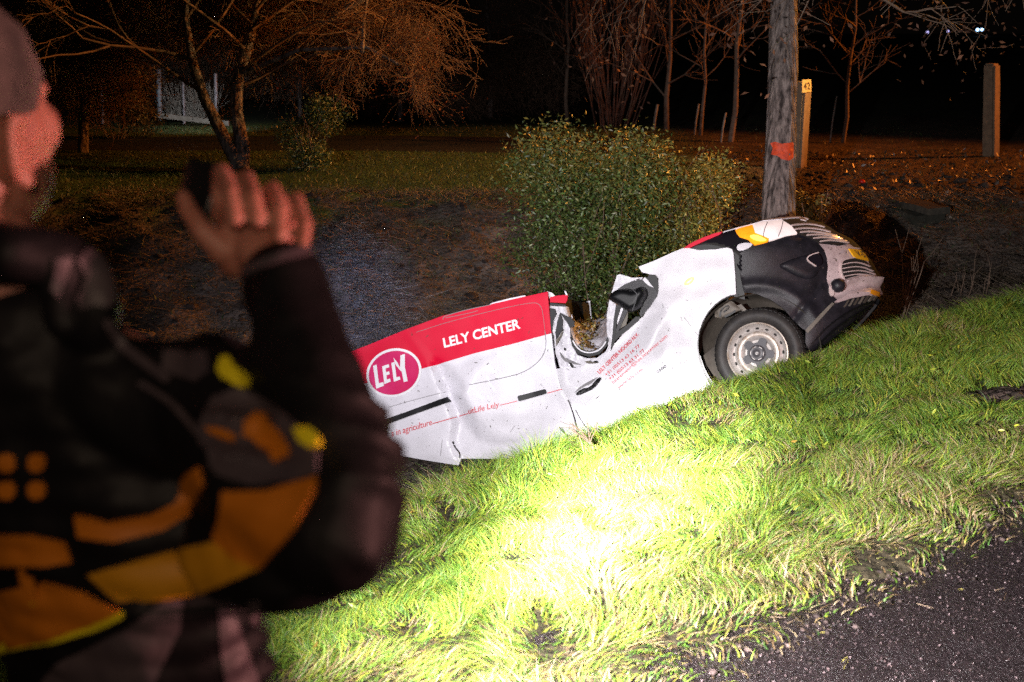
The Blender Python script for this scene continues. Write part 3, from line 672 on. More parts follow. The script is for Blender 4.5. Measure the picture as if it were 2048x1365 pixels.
mp_ = smoothpoly(Q(q3, [(880, 275), (950, 185), (1060, 130), (1180, 135), (1260, 165), (1340, 110), (1425, 108), (1475, 180), (1465, 260), (1410, 330), (1380, 420), (1240, 492), (1185, 478), (1090, 415), (990, 360), (905, 305)]), 2)
patch('mirror_housing', mp_, sidew(-.10), M_black, van, sp=3, thick=.09, relief=domef(mp_, .085, 13))
patch('mirror_fold', strip(Q(q3, [(1270, 160), (1330, 230), (1300, 330), (1245, 480)]), 1.6), sidew(-.19), M_plastic, van, sp=3, thick=.02)

patch('gap_filler', [(1362, 503), (1376, 492), (1440, 478), (1480, 488), (1490, 600), (1468, 594), (1450, 560), (1440, 510)], sidew(.045), M_black, van, sp=8, thick=.02)  # black filler sheet makes the open gap read dark

# --- nose: bumper corner, headlamp, grille, painted bumper, number plate
corner = Q(q7, [(415, 646), (412, 560), (408, 470), (410, 385), (440, 367), (500, 335), (560, 312), (640, 292), (760, 252), (850, 240), (920, 268), (980, 302), (1015, 345), (1034, 400), (1041, 460), (1032, 540), (1050, 600), (1075, 660), (1110, 688), (1065, 710), (980, 790), (892, 890), (868, 880), (800, 812), (730, 734), (650, 682), (560, 645), (480, 632)])
def crel(u, v):
    x, y = (u - 1350) * 3.413, (v - 400) * 3.413
    lip = .022 * math.exp(-((math.hypot(x - 565, y - 1040) - 455) / 40) ** 2)
    fold = .018 * math.exp(-(((x - 880) * .8 + (y - 720) * .62) / 22) ** 2) if y > 560 else 0
    return lip - fold
patch('bumper_corner', corner, nose, M_plastic, van, sp=5, off=.006, thick=.02, relief=crel)
fog = smoothpoly(Q(q7, [(697, 452), (760, 418), (880, 378), (960, 372), (990, 420), (985, 480), (955, 532), (900, 548), (840, 530), (770, 495)]), 1)
patch('fog_lamp_recess', fog, nose, M_plastic, van, sp=3.5, off=.008, thick=.02, relief=domef(fog, .03, 14))
patch('fog_lamp', smoothpoly(Q(q7, [(880, 405), (905, 385), (960, 374), (985, 420), (980, 455), (945, 468), (905, 440)]), 1), nose, M_gloss, van, sp=3.5, off=.045, thick=.03)
patch('fog_lamp_trim', strip(Q(q7, [(945, 466), (890, 430), (882, 402), (910, 384), (958, 372)]), 2.0), nose, M_slat, van, sp=4, off=.048, thick=.01)
black_side = Q(q7, [(80, 332), (150, 300), (260, 262), (360, 225), (410, 212), (420, 235), (440, 262), (510, 283), (540, 305), (500, 335), (440, 367), (412, 385), (404, 350), (370, 332), (300, 338), (200, 350), (120, 345)])
patch('headlamp_surround', black_side, nose, M_gloss, van, sp=4, off=.012, thick=.02)
patch('bonnet_edge', Q(q7, [(58, 330), (110, 295), (180, 262), (260, 232), (325, 215), (305, 238), (200, 282), (100, 328)]), sidew(-.02), M_red, van, sp=4, off=0, thick=.06)
patch('bonnet_edge', Q(q7, [(325, 215), (400, 190), (480, 168), (600, 148), (720, 134), (790, 128), (870, 126), (900, 133), (800, 138), (700, 146), (600, 156), (520, 180), (410, 208), (330, 232), (300, 238)]), nose, M_white, van, sp=4, off=.016, thick=.02)
amb = Q(q7, [(412, 218), (440, 205), (530, 182), (545, 235), (590, 250), (640, 272), (632, 290), (600, 302), (545, 312), (520, 300), (500, 280), (445, 262), (422, 240)])
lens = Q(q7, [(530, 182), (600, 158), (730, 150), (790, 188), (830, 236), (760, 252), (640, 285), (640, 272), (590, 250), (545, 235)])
hl = patch('headlight', lens, nose, mat('headlamp_glass', (.90, .80, .80), .15, col2=(.55, .46, .48), nscale=11, coat=.6, contrast=(.5, .72), emis=(1, .80, .76), estr=.65), van, sp=4, off=.014, thick=.02)  # pale colour and added emission brighten the lens
patch('indicator', amb, nose, mat('lit_indicator', (.85, .25, .01), .15, col2=(.95, .42, .02), nscale=16, coat=1, emis=(1, .30, .01), estr=.9), hl, sp=4, off=.014, thick=.02)
for l in [[(600, 266), (606, 215), (630, 165)], [(700, 262), (722, 210), (735, 158)]]:
    patch('reflector_edge', strip(Q(q7, l), 1.3), nose, M_hub, hl, sp=4, off=.016, thick=0, smooth=False)
patch('indicator_bulb', smoothpoly(Q(q7, [(500, 255), (545, 245), (600, 268), (628, 285), (590, 292), (540, 285)]), 1), nose, mat('lit_bulb', (.9, .6, .1), .3, emis=(1, .55, .10), estr=1.6), hl, sp=4, off=.019, thick=0)
patch('washer_cap', smoothpoly(Q(q7, [(418, 320), (450, 300), (520, 300), (528, 318), (480, 345), (430, 352)]), 1), nose, M_white, van, sp=4, off=.02, thick=.02)
grp = Q(q7, [(730, 140), (870, 126), (950, 140), (1060, 200), (1180, 292), (1170, 305), (1100, 310), (980, 300), (920, 268), (830, 236), (790, 188)])
gr = patch('grille', grp, nose, M_dark, van, sp=4, off=.012, thick=.02)
for l in [[(720, 143), (800, 132), (870, 130), (910, 146)], [(790, 186), (880, 176), (950, 180), (1020, 198)], [(812, 212), (900, 203), (990, 212), (1060, 232)], [(848, 232), (930, 226), (1020, 238), (1098, 258)],
          [(892, 252), (980, 246), (1060, 256), (1135, 278)], [(935, 272), (1010, 264), (1090, 275), (1165, 293)], [(980, 292), (1050, 284), (1120, 292), (1178, 303)]]:
    patch('slat', strip(Q(q7, l), 1.9), nose, M_slat, gr, sp=2.5, off=.020, thick=.01)
bp_ = Q(q7, [(980, 302), (1060, 310), (1120, 318), (1160, 308), (1185, 305), (1235, 335), (1280, 375), (1315, 425), (1345, 480), (1370, 525), (1402, 545), (1416, 578), (1405, 640), (1385, 658), (1300, 655), (1200, 675), (1110, 705), (1085, 700), (1110, 688), (1075, 660), (1050, 600), (1032, 540), (1041, 460), (1034, 400), (1015, 345)])
def brel(u, v):
    x, y = (u - 1350) * 3.413, (v - 400) * 3.413
    line = np.interp(x, [1100, 1180, 1260, 1340, 1410], [600, 560, 540, 538, 548]); d = y - line
    return .03 * math.exp(-(d / 14) ** 2) - .02 * math.exp(-((d - 45) / 25) ** 2) + .012 * math.exp(-((d - 95) / 15) ** 2)
patch('front_bumper', bp_, nose, M_bumper, van, sp=4, off=.006, thick=.02, relief=brel)
lgp = smoothpoly(Q(q7, [(1128, 425), (1160, 412), (1240, 402), (1310, 428), (1340, 475), (1368, 525), (1290, 538), (1200, 545), (1150, 552), (1130, 520), (1124, 470)]), 1)
lg_ = patch('lower_grille', lgp, nose, M_dark, van, sp=4, off=.010, thick=.02)
patch('frame', strip(Q(q7, [(1150, 552), (1130, 520), (1122, 470), (1128, 425), (1165, 408), (1245, 398)]), 2.2), nose, M_slat, lg_, sp=4, off=.02, thick=.02)
for l in [[(1130, 448), (1200, 432), (1260, 436), (1325, 462)], [(1132, 475), (1210, 460), (1280, 466), (1345, 495)], [(1136, 502), (1220, 488), (1290, 492), (1358, 516)], [(1142, 530), (1220, 514), (1290, 516), (1345, 526)]]:
    patch('slat', strip(Q(q7, l), 1.8), nose, M_slat, lg_, sp=2.5, off=.017, thick=.01)
pl_ = patch('number_plate', Q(q7, [(1172, 342), (1248, 352), (1285, 385), (1308, 424), (1262, 414), (1212, 402)]), nose, M_plate, van, sp=4, off=.022, thick=.01)
text_on('plate_lettering', 'V-5', [q7(1205, 354), q7(1262, 366), q7(1290, 408), q7(1235, 396)], nose, M_print_d, pl_, off=.025, bold=.02)
patch('plate_trim', strip(Q(q7, [(1142, 331), (1172, 333), (1250, 345)]), 1.6), nose, M_slat, van, sp=4, off=.024, thick=.01)
patch('corner_tape', Q(q7, [(1325, 618), (1380, 630), (1386, 658), (1345, 652), (1318, 642)]), nose, M_amber, van, sp=4, off=.02, thick=.005)
# tow-eye cover hanging off as a dark ball
bm = bmesh.new(); bmesh.ops.create_uvsphere(bm, u_segments=20, v_segments=12, radius=.052); me = bpy.data.meshes.new('cap'); bm.to_mesh(me); bm.free()
bp0, bn0 = nose(*q7(1097, 597)); o = link('tow_eye_cover', me, M_plastic, van, True); o.location = bp0 + bn0 * .03 - van.location; o.matrix_parent_inverse = Matrix.Identity(4)
patch('tow_eye_socket', smoothpoly(Q(q7, [(1045, 590), (1060, 560), (1085, 650), (1062, 668), (1045, 640)]), 1), nose, M_slat, van, sp=3, off=.018, thick=.01)
# undertray and skid strip
ut = Q(q7, [(892, 892), (980, 792), (1065, 712), (1110, 705), (1200, 676), (1300, 657), (1384, 660), (1378, 705), (1330, 785), (1230, 892), (1130, 958), (1020, 1005), (920, 1040), (890, 975)])
und = patch('undertray', ut, nose, M_plastic, van, sp=5, off=.004, thick=.03)
for k in range(7):
    x = 1150 + k * 33; patch('slat', strip([q7(x, 735 - k * 8), q7(x + 16, 712 - k * 8), q7(x + 32, 684 - k * 7)], 3.2), nose, M_tan if k % 2 else M_liner, und, sp=6, off=.012, thick=.01)
for l in [[(930, 985), (1040, 860), (1180, 760), (1330, 690)], [(960, 1000), (1080, 880), (1220, 780), (1340, 720)], [(1010, 985), (1120, 900), (1230, 810)]]:
    patch('tray_rib', strip(Q(q7, l), 2.0), nose, M_black, und, sp=6, off=.014, thick=.012)
patch('skid_edge', Q(q7, [(886, 892), (905, 912), (1010, 795), (1082, 718), (1066, 708), (985, 788)]), nose, M_tan, van, sp=4, off=.02, thick=.01)
patch('skid_bar', Q(q7, [(1210, 880), (1230, 892), (1320, 800), (1382, 705), (1388, 680), (1375, 670), (1330, 760)]), nose, M_black, van, sp=4, off=.03, thick=.02)
patch('headlamp_gap', strip(Q(q7, [(412, 385), (412, 560), (414, 640)]), 1.3), nose, M_dark, van, sp=6, off=.02, thick=.0)

# --- wheel and arch
ax = (VN + VD * -.20).normalized()
wx = (VD - ax * VD.dot(ax)).normalized(); wz = ax.cross(wx)
def lathe(name, prof, m, parent, seg=64, org=None):
    org = org or (W0 - VN * .02); vs = []; fs = []; k = len(prof)
    for i in range(seg):
        a = 2 * math.pi * i / seg; e = wx * math.cos(a) + wz * math.sin(a)
        for r, h in prof: vs.append(org + e * r + ax * h)
    for i in range(seg):
        for j in range(k - 1): a, b = i * k + j, ((i + 1) % seg) * k + j; fs.append((a, b, b + 1, a + 1))
    o = pymesh(name, vs, fs, m, parent, True); o.data.set_sharp_from_angle(angle=R(35)); return o
wheel = bpy.data.objects.new('wheel', None); COL.objects.link(wheel); wheel.location = W0; wheel.parent = van; wheel.matrix_parent_inverse = Matrix.Translation(-van.location)
wheel.location = W0
WP = W0.copy()
def wl(o): o.matrix_parent_inverse = Matrix.Translation(-WP); return o
# side repeater, lit
rp = smoothpoly([(1367, 569), (1372, 560), (1384, 554), (1390, 556), (1385, 566), (1373, 572)], 2)
patch('side_repeater', rp, side_r, mat('lit_repeater', (.9, .5, .1), .3, emis=(1, .62, .18), estr=2.2), van, sp=3, off=.008, thick=.01, relief=domef(rp, .012, 4))
wl(lathe('tyre', [(.222, -.012), (.236, .002), (.262, .016), (.285, .019), (.300, .012), (.3155, .0), (.324, -.02), (.328, -.05), (.328, -.16), (.318, -.19), (.28, -.205), (.22, -.19)], M_tyre, wheel))
wl(lathe('rim', [(.223, -.02), (.222, .006), (.216, .008), (.211, .0), (.205, -.012), (.196, -.024), (.178, -.030), (.166, -.024), (.150, -.012), (.136, -.006), (.118, -.010), (.098, -.030), (.0, -.034)], M_rim, wheel))
wl(lathe('rim_lip', [(.224, .000), (.225, .010), (.217, .012), (.213, .004)], M_rimlip, wheel))
wl(lathe('rim_ring', [(.160, -.018), (.152, -.004), (.138, .000), (.126, -.004)], M_rimlip, wheel))
wl(lathe('hub_cap', [(.058, -.01), (.060, .012), (.054, .018), (.046, .014), (.024, .016), (.016, .022), (.0, .022)], M_hub, wheel))
org = W0 - VN * .02
def disc(name, pts, m, h, dep=.012):
    n = len(pts); vs = [org + wx * x + wz * y + ax * h for x, y in pts] + [org + wx * x + wz * y + ax * (h - dep) for x, y in pts]
    return wl(pymesh(name, vs, [tuple(range(n))] + [(i, (i + 1) % n, n + (i + 1) % n, n + i) for i in range(n)], m, wheel))
star = []
for k in range(60):
    a = 2 * math.pi * k / 60; star.append(((.098 + .020 * math.tanh(3 * math.cos(5 * a))) * math.cos(a), (.098 + .020 * math.tanh(3 * math.cos(5 * a))) * math.sin(a)))
disc('hub_cover', star, M_hub, -.006)
for k in range(16):
    a = 2 * math.pi * (k + .3) / 16; c, s = math.cos(a), math.sin(a)
    pts = [((.182 + .0075 * math.cos(t)) * c - .014 * math.sin(t) * s, (.182 + .0075 * math.cos(t)) * s + .014 * math.sin(t) * c) for t in [2 * math.pi * i / 10 for i in range(10)]]
    disc('vent_hole', pts, M_dark, -.0235, .003)
for k in range(6):
    a = 2 * math.pi * k / 6; pts = [(.050 * math.cos(a + t), .050 * math.sin(a + t)) for t in (-.3, -.1, .1, .3)] + [(.045 * math.cos(a + t), .045 * math.sin(a + t)) for t in (.3, .1, -.1, -.3)]
    disc('hub_slot', pts, M_rim, .0185, .003)
# emblem ring on the hub
disc('hub_emblem', [(.010 * math.cos(t), .010 * math.sin(t)) for t in [2 * math.pi * i / 16 for i in range(16)]], M_rim, .024, .004)
disc('hub_emblem', [(.006 * math.cos(t), .0045 * math.sin(t)) for t in [2 * math.pi * i / 12 for i in range(12)]], M_hub, .0255, .002)
# tread blocks at the shoulder and sidewall marks
vs = []; fs = []
for k in range(56):
    a = 2 * math.pi * k / 56
    for h0, h1 in ((-.045, -.002), (-.10, -.055), (-.155, -.11)):
        b = len(vs)
        for rr_ in (.322, .3345):
            for t in (-.038, .038):
                for h in (h0, h1): vs.append(org + (wx * math.cos(a + t) + wz * math.sin(a + t)) * (rr_ - (.010 if h > -.01 and rr_ > .33 else 0)) + ax * h)
        fs += [tuple(b + i for i in q) for q in ((4, 5, 7, 6), (0, 1, 5, 4), (2, 6, 7, 3), (1, 3, 7, 5), (0, 4, 6, 2))]
wl(pymesh('tread', vs, fs, M_tyre, wheel))
# arch: liner tube, back plate, bracket
vs = []; fs = []; k = 0; nA = 40
for i in range(nA + 1):
    a = R(-70 + 320 * i / nA)
    for w, rx, ry in ((.005, .452, .425), (.03, .44, .415), (.20, .45, .42), (.42, .40, .38), (.44, .0, .0)): vs.append(vp(rx * math.cos(a), .01 + ry * math.sin(a), w))
for i in range(nA):
    for j in range(4): a = i * 5 + j; fs.append((a, a + 5, a + 6, a + 1))
pymesh('wheel_liner', vs, fs, M_liner, van, True)
lipA = [(1476, 590), (1460, 592), (1445, 599), (1430, 610), (1416, 625), (1405, 644), (1398, 663), (1395, 684), (1396, 702), (1399, 720), (1405, 738), (1413, 753), (1426, 775)]
patch('arch_lip', strip(lipA, 2.2, False), sidew(.002), M_gloss, van, sp=5, thick=.03)
patch('inner_bracket', Q(q1, [(1035, 610), (1085, 580), (1105, 545), (1140, 560), (1180, 600), (1200, 600), (1150, 615), (1100, 640), (1075, 650), (1040, 640)]), sidew(.10), M_tan, van, sp=4, thick=.02, relief=domef(Q(q1, [(1035, 610), (1105, 545), (1200, 600), (1075, 650)]), .03, 6))
patch('inner_bracket', Q(q1, [(1180, 570), (1215, 605), (1190, 612), (1150, 580)]), sidew(.09), M_tan, van, sp=4, thick=.02)
for l in ([(1065, 640), (1070, 600), (1110, 575), (1115, 590), (1085, 615)], [(1090, 640), (1130, 620), (1150, 605)]):
    patch('brake_hose', strip(Q(q1, l), 4), sidew(.07), M_black, van, sp=4, thick=.02)
patch('inner_shield', Q(q1, [(975, 850), (1035, 800), (1060, 900), (1080, 985), (1030, 960), (990, 900)]), sidew(.14), M_liner, van, sp=5, thick=.02)
patch('arch_edge_inner', strip(Q(q1, [(952, 850), (975, 920), (1010, 985), (1040, 1020)]), 4), sidew(.02), M_gloss, van, sp=5, thick=.03)

# --- the rest of the body behind the near side: roof, far side, floor, rear doors
def extr(name, pts, w0, w1, m, wob=.0, dt=0.0):
    vs = []; fs = []; nw = 10
    for q in pts:
        s, t = st(*q)
        for k in range(nw + 1):
            w = w0 + (w1 - w0) * k / nw; vs.append(vp(s, t + dt * math.sin(math.pi * k / nw) - .01 + wob * mnoise.noise(Vector((s * 3, w * 3, 1))), w))
    for i in range(len(pts) - 1):
        for k in range(nw): a = i * (nw + 1) + k; fs.append((a, a + 1, a + nw + 2, a + nw + 1))
    return pymesh(name, vs, fs, m, van, True)
extr('roof', resample(top + [(1095, 584)], 20)[:-1], .02, 1.75, M_white, .03, -.02)
extr('rear_doors', [(560, 757), (560, 815), (560, 872)], .02, 1.75, M_white)
extr('floor', [(560, 872), (700, 895), (850, 917), (1000, 915), (1160, 880), (1300, 845), (1400, 800)], .06, 1.7, M_dark)
extr('bulkhead', [(1095, 588), (1103, 667), (1112, 735), (1140, 800), (1150, 880)], .10, 1.7, M_dark)
fp = [st(*q) for q in polyA]; pymesh('far_side', [vp(s, t, 1.76) for s, t in fp], [tuple(range(len(fp)))], M_white, van)
fp = [st(*q) for q in [(1140, 800), (1215, 720), (1290, 640), (1300, 560), (1290, 530), (1370, 497), (1460, 500), (1400, 640), (1400, 800), (1300, 845), (1160, 880)]]; pymesh('far_side', [vp(s, t, 1.74) for s, t in fp], [tuple(range(len(fp)))], M_white, van)
extr('firewall', [(1300, 548), (1316, 584), (1290, 640), (1230, 700), (1160, 745)], .12, 1.7, M_dark)
patch('roof_edge', [(975, 612), (985, 606), (1020, 597), (1050, 591), (1052, 595), (1030, 600), (1000, 607)], sidew(.03), M_white, van, sp=6, thick=.02)
patch('roof_edge', [(1094, 583), (1104, 586), (1110, 592), (1100, 598)], sidew(.05), M_white, van, sp=4, thick=.02)
# ================================================================== the police officer in the foreground
def balls_mesh(balls, voxel, smooth_it=4):
    """one continuous skin over overlapping ellipsoids: (centre, (rx, ry, rz) or r, rotation matrix or None)"""
    bm = bmesh.new(); bmesh.ops.create_icosphere(bm, subdivisions=2, radius=1); bv = np.array([v.co[:] for v in bm.verts]); bf = np.array([[v.index for v in f.verts] for f in bm.faces]); bm.free()
    Vs = []; Fs = []; o = 0
    for c, r, rot in balls:
        v = bv * (np.array(r) if not np.isscalar(r) else r)
        if rot is not None: v = v @ np.array(rot.to_3x3()).T
        Vs.append(v + np.array(tuple(c))); Fs.append(bf + o); o += len(bv)
    tmp = npmesh('tmp', np.concatenate(Vs), np.concatenate(Fs))
    md = tmp.modifiers.new('r', 'REMESH'); md.mode = 'VOXEL'; md.voxel_size = voxel; md.use_smooth_shade = True
    sm = tmp.modifiers.new('s', 'SMOOTH'); sm.factor = .6; sm.iterations = smooth_it
    dg = bpy.context.evaluated_depsgraph_get(); me = bpy.data.meshes.new_from_object(tmp.evaluated_get(dg))
    old = tmp.data; bpy.data.objects.remove(tmp); bpy.data.meshes.remove(old); me.materials.clear(); return me
def chain(pts, step=.35):
    """limb through (point, radius) stations"""
    out = []
    for (p, r), (q, s) in zip(pts[:-1], pts[1:]):
        p, q = Vector(p), Vector(q); L = (q - p).length; k = max(1, int(L / (min(r, s) * step)))
        for i in range(k): t = i / k; out.append((p.lerp(q, t), r + (s - r) * t, None))
    out.append((Vector(pts[-1][0]), pts[-1][1], None)); return out
def bvh_of(me): return BVHTree.FromPolygons([v.co for v in me.vertices], [tuple(p.vertices) for p in me.polygons])
FA = R(22)                                    # he looks away and to the right
G = Vector((math.sin(FA), math.cos(FA), 0)); RT = Vector((math.cos(FA), -math.sin(FA), 0)); UP = Vector((0, 0, 1))
HC = at(-60, 222, 1.24)
HM = Matrix((RT, G, UP)).transposed().to_4x4()
def hd(r, g, u): return HC + RT * r + G * g + UP * u
foot = hz(HC.x, HC.y)
officer = empty('person', (HC.x, HC.y, foot), 'person in dark police jacket with orange stripes, seen from behind, raising a phone', 'person')
head = [(hd(0, -.018, .035), (.077, .092, .088), HM), (hd(0, .01, -.02), (.068, .085, .085), HM), (hd(0, .045, -.07), (.052, .05, .05), HM), (hd(0, .066, -.085), (.030, .022, .025), HM),
        (hd(0, .058, .022), (.054, .026, .022), HM), (hd(.034, .056, -.022), (.028, .030, .034), HM), (hd(-.034, .056, -.022), (.028, .030, .034), HM), (hd(0, .088, -.018), (.011, .016, .024), HM), (hd(0, .09, .005), (.009, .018, .02), HM),
        (hd(0, .088, -.055), (.026, .012, .008), HM), (hd(.03, .015, -.085), (.036, .052, .045), HM), (hd(-.03, .015, -.085), (.036, .052, .045), HM)]
for s in (1, -1):
    e = Matrix.Rotation(R(12), 4, 'X'); head += [(hd(s * .078, -.016, -.042), (.007, .020, .036), HM), (hd(s * .085, -.030, -.036), (.006, .008, .034), HM), (hd(s * .086, -.018, -.006), (.006, .016, .008), HM), (hd(s * .080, -.010, -.072), (.007, .011, .011), HM)]
neck0 = hd(0, -.035, -.09)
NB = at(20, 560, 1.25)
# limb stations
SH = at(405, 810, 1.22); EL = at(655, 1065, 1.06); WR = at(556, 545, 1.20)
SHL = at(-420, 760, 1.52); ELL = at(-330, 1150, 1.55); WRL = TORCH - Vector((-.02, .12, .02)); 
TC = at(255, 1000, 1.36); hipz = foot + .98
PV = Vector((TC.x - .02, TC.y + .03, hipz))
arm_body = chain([(SH, .050), (EL, .040), (EL.lerp(WR, .35), .040), (WR, .026)])
hand = []
hand += [(at(497, 470, 1.235), (.030, .020, .040), None), (at(530, 510, 1.22), (.026, .021, .034), None), (at(470, 440, 1.25), (.020, .018, .026), None), (at(556, 500, 1.225), (.022, .018, .028), None), (at(470, 505, 1.235), (.024, .02, .03), None)]
fingers = [[(440, 430, 1.265, .0115), (442, 343, 1.245, .0105), (462, 388, 1.195, .0098), (470, 440, 1.180, .009)],
           [(478, 435, 1.265, .0115), (492, 356, 1.245, .0105), (508, 396, 1.195, .0098), (516, 444, 1.185, .009)],
           [(528, 445, 1.262, .011), (544, 378, 1.243, .010), (560, 424, 1.195, .0095), (560, 476, 1.183, .0088)],
           [(570, 470, 1.25, .0105), (592, 400, 1.235, .0095), (610, 450, 1.195, .009), (604, 498, 1.182, .0082)]]
for f in fingers: hand += chain([(at(*p[:3]), p[3]) for p in f], .4)
hand += chain([(at(446, 500, 1.225), .017), (at(404, 462, 1.215), .0125), (at(376, 418, 1.225), .0105), (at(368, 395, 1.23), .009)], .4)
hand += chain([(WR, .026), (at(520, 500, 1.222), .027)], .3)
lh = WRL + Vector((.01, .04, .01))
left_hand = chain([(WRL, .026), (lh, .03)], .3) + [(lh + Vector((0, .03, .0)), (.032, .04, .022), None)]
for k in range(4): left_hand += chain([(lh + Vector((-.03 + .02 * k, .05, .012)), .0105), (lh + Vector((-.028 + .02 * k, .075, -.01)), .0095), (lh + Vector((-.026 + .02 * k, .058, -.035)), .0085)], .4)
left_hand += chain([(lh + Vector((.032, .02, .0)), .013), (lh + Vector((.04, .055, .012)), .0105), (lh + Vector((.02, .075, .016)), .009)], .4)
neck = chain([(hd(0, -.02, -.06), .062), (hd(0, -.035, -.12), .060), (NB, .066)], .3)
torso = chain([(NB, .07), (TC, .10), (PV, .11)], .3) + chain([(NB - UP * .05, .045), (SH, .045)], .3) + chain([(NB - UP * .05, .045), (SHL, .045)], .3)
legs = []
for s in (-1, 1):
    hp_ = PV + RT * (.09 * s); kn = Vector((hp_.x + G.x * .02, hp_.y + G.y * .02, foot + .52)) + RT * (.02 * s); an_ = Vector((kn.x, kn.y, foot + .09)) + RT * (.01 * s)
    legs += chain([(hp_, .085), (kn, .055), (an_, .040)], .35) + [(an_ + G * .06 - UP * .045, (.04, .11, .035), HM)]
arm_l = chain([(SHL, .050), (ELL, .040), (WRL, .027)])
me = balls_mesh(head + neck + torso + arm_body + hand + left_hand + arm_l + legs, .0042, 2)
link('body', me, M_skin, officer, True)
body_bvh = bvh_of(me)
# hair: close-cropped cap over the skull
hm_ = [(hd(0, -.016, .037), (.0805, .100, .094), HM), (hd(0, -.055, -.015), (.069, .060, .075), HM)]
hair = balls_mesh(hm_, .004, 2)
bm = bmesh.new(); bm.from_mesh(hair)
def hairline(c):
    p = c - HC; g = p.dot(G); u = p.dot(UP); r = abs(p.dot(RT))
    if g > .082 + .1 * max(0, u - .06): return False
    if g > -.040 and u < -.002 and not (abs(g - .018) < .018 and u > -.050 and r > .04): return False
    if g <= -.035 and u < -.062: return False
    return True
bmesh.ops.delete(bm, geom=[f for f in bm.faces if not hairline(f.calc_center_median())], context='FACES'); bm.to_mesh(hair); bm.free()
link('hair', hair, M_hair, officer, True)
# jacket: shell over torso and sleeves with folds
J = chain([(NB - UP * .02, .085), (TC + UP * .10, .165), (TC - UP * .08, .165), (PV + UP * .02, .155)], .25)
J = [(c + off, r, m) for c, r, m in J for off in (RT * .09, RT * 0, RT * -.09)] if False else J
ctr = []
for t in np.linspace(0, 1, 14):
    c = (NB - UP * .05).lerp(PV, t); wv = .11 + .10 * min(1, t * 3.0); dp = .09 + .035 * min(1, t * 2.2)
    c = c + Vector((.035, .0, 0)) * math.sin(t * 3.1); ctr.append((c, (wv, dp, .075), Matrix.Rotation(R(-26), 4, 'Z')))
J = ctr + chain([(NB - UP * .07 - Vector((0, .0, 0)), .062), (SH + Vector((-.03, 0, -.01)), .070), (SH, .078)], .25) + chain([(NB - UP * .07, .062), (SHL, .072)], .25)
EL2 = EL + Vector((.004, 0, 0))
J += chain([(SH, .074), (SH.lerp(EL, .55), .071), (EL2, .062)], .25)
J += chain([(EL2, .062), (at(685, 960, 1.08), .059), (at(650, 830, 1.11), .056), (at(600, 690, 1.145), .050), (at(572, 575, 1.185), .044)], .22)
J += chain([(at(600, 1120, 1.10), .045), (at(470, 1100, 1.16), .06)], .25)
J += chain([(SHL, .074), (ELL, .062), (WRL + Vector((0, -.05, 0)), .045)], .3)
# stand-up collar and hood rolls
J += chain([(at(-60, 500, 1.16), .036), (at(30, 508, 1.15), .034), (at(110, 520, 1.17), .032), (at(150, 530, 1.22), .03)], .3)
J += chain([(at(185, 540, 1.19), .026), (at(205, 600, 1.185), .028), (at(190, 660, 1.19), .03)], .3) + chain([(at(125, 560, 1.17), .022), (at(140, 640, 1.165), .024)], .3)
J += chain([(at(300, 730, 1.20), .034), (at(420, 745, 1.17), .036), (at(500, 770, 1.15), .04)], .3)
jm = balls_mesh(J, .0075, 3)
nrm_ = [v.normal.copy() for v in jm.vertices]
axis_arm = (WR - EL).normalized()
for v, n_ in zip(jm.vertices, nrm_):
    p = v.co.copy(); q = p - EL
    al = q.dot(axis_arm); f = 0
    if -.05 < al < .40 and (q - axis_arm * al).length < .10:
        f = .0075 * (1 - abs(math.sin(al * 34 + p.x * 14 + 6 * mnoise.noise(p * 6)))) ** 2 * 2 * abs(mnoise.noise(p * 5 + Vector((3, 1, 2)))) * 1.6
    q2_ = mnoise.noise(Vector((p.x * 9, p.y * 9, p.z * 5))) * .012 + mnoise.noise(p * 24) * .004
    v.co = p + n_ * (f + q2_)
jacket = link('jacket', jm, M_jacket, officer, True)
jm.update(); JB = bvh_of(jm); js = bvh_surf(JB, 1.2)
trs = balls_mesh([(PV + UP * .03, (.175, .14, .13), Matrix.Rotation(R(-40), 4, 'Z'))] + [b for s in (-1, 1) for b in chain([(PV + RT * (.09 * s) - UP * .05, .105), (Vector((PV.x, PV.y, foot + .52)) + RT * (.105 * s), .078), (Vector((PV.x, PV.y, foot + .10)) + RT * (.11 * s), .066)], .3)], .012, 3)
link('trousers', trs, M_trouser, officer, True)
for s in (-1, 1):
    b = Vector((PV.x, PV.y, foot)) + RT * (.11 * s); sh = balls_mesh([(b + UP * .045 + G * .02, (.048, .13, .045), HM), (b + UP * .08 - G * .03, (.045, .06, .07), HM)], .008, 2)
    link('shoe', sh, M_black, officer, True)
# stripes and patches sewn on the jacket, plus painted collar highlights
def sew(name, poly, m, off=.004, sp=7, it=0, thick=.004): return patch(name, smoothpoly(poly, it) if it else poly, js, m, officer, sp=sp, off=off, thick=thick)
sew('stripe', [(-60, 1070), (60, 1070), (130, 1085), (145, 1125), (100, 1132), (-60, 1130)], M_stripe)
sew('stripe', [(152, 1030), (180, 1035), (215, 1045), (300, 1030), (350, 1005), (375, 950), (400, 935), (408, 970), (385, 1020), (330, 1060), (230, 1085), (160, 1075)], M_stripe)
sew('stripe', [(178, 1148), (260, 1125), (330, 1105), (430, 1085), (520, 1140), (470, 1158), (400, 1185), (340, 1195), (240, 1205)], M_stripey)
sew('stripe', [(448, 985), (540, 985), (635, 955), (632, 985), (590, 1060), (525, 1135), (470, 1120), (430, 1080), (440, 1040)], M_stripe)
sew('stripe', [(-60, 1195), (90, 1165), (170, 1185), (245, 1225), (160, 1260), (60, 1290), (-60, 1305)], M_stripe)
sew('reflective_edge', [(245, 1222), (250, 1232), (190, 1262), (100, 1285), (20, 1300), (-40, 1330), (-40, 1305), (60, 1290), (160, 1258)], M_yellow)
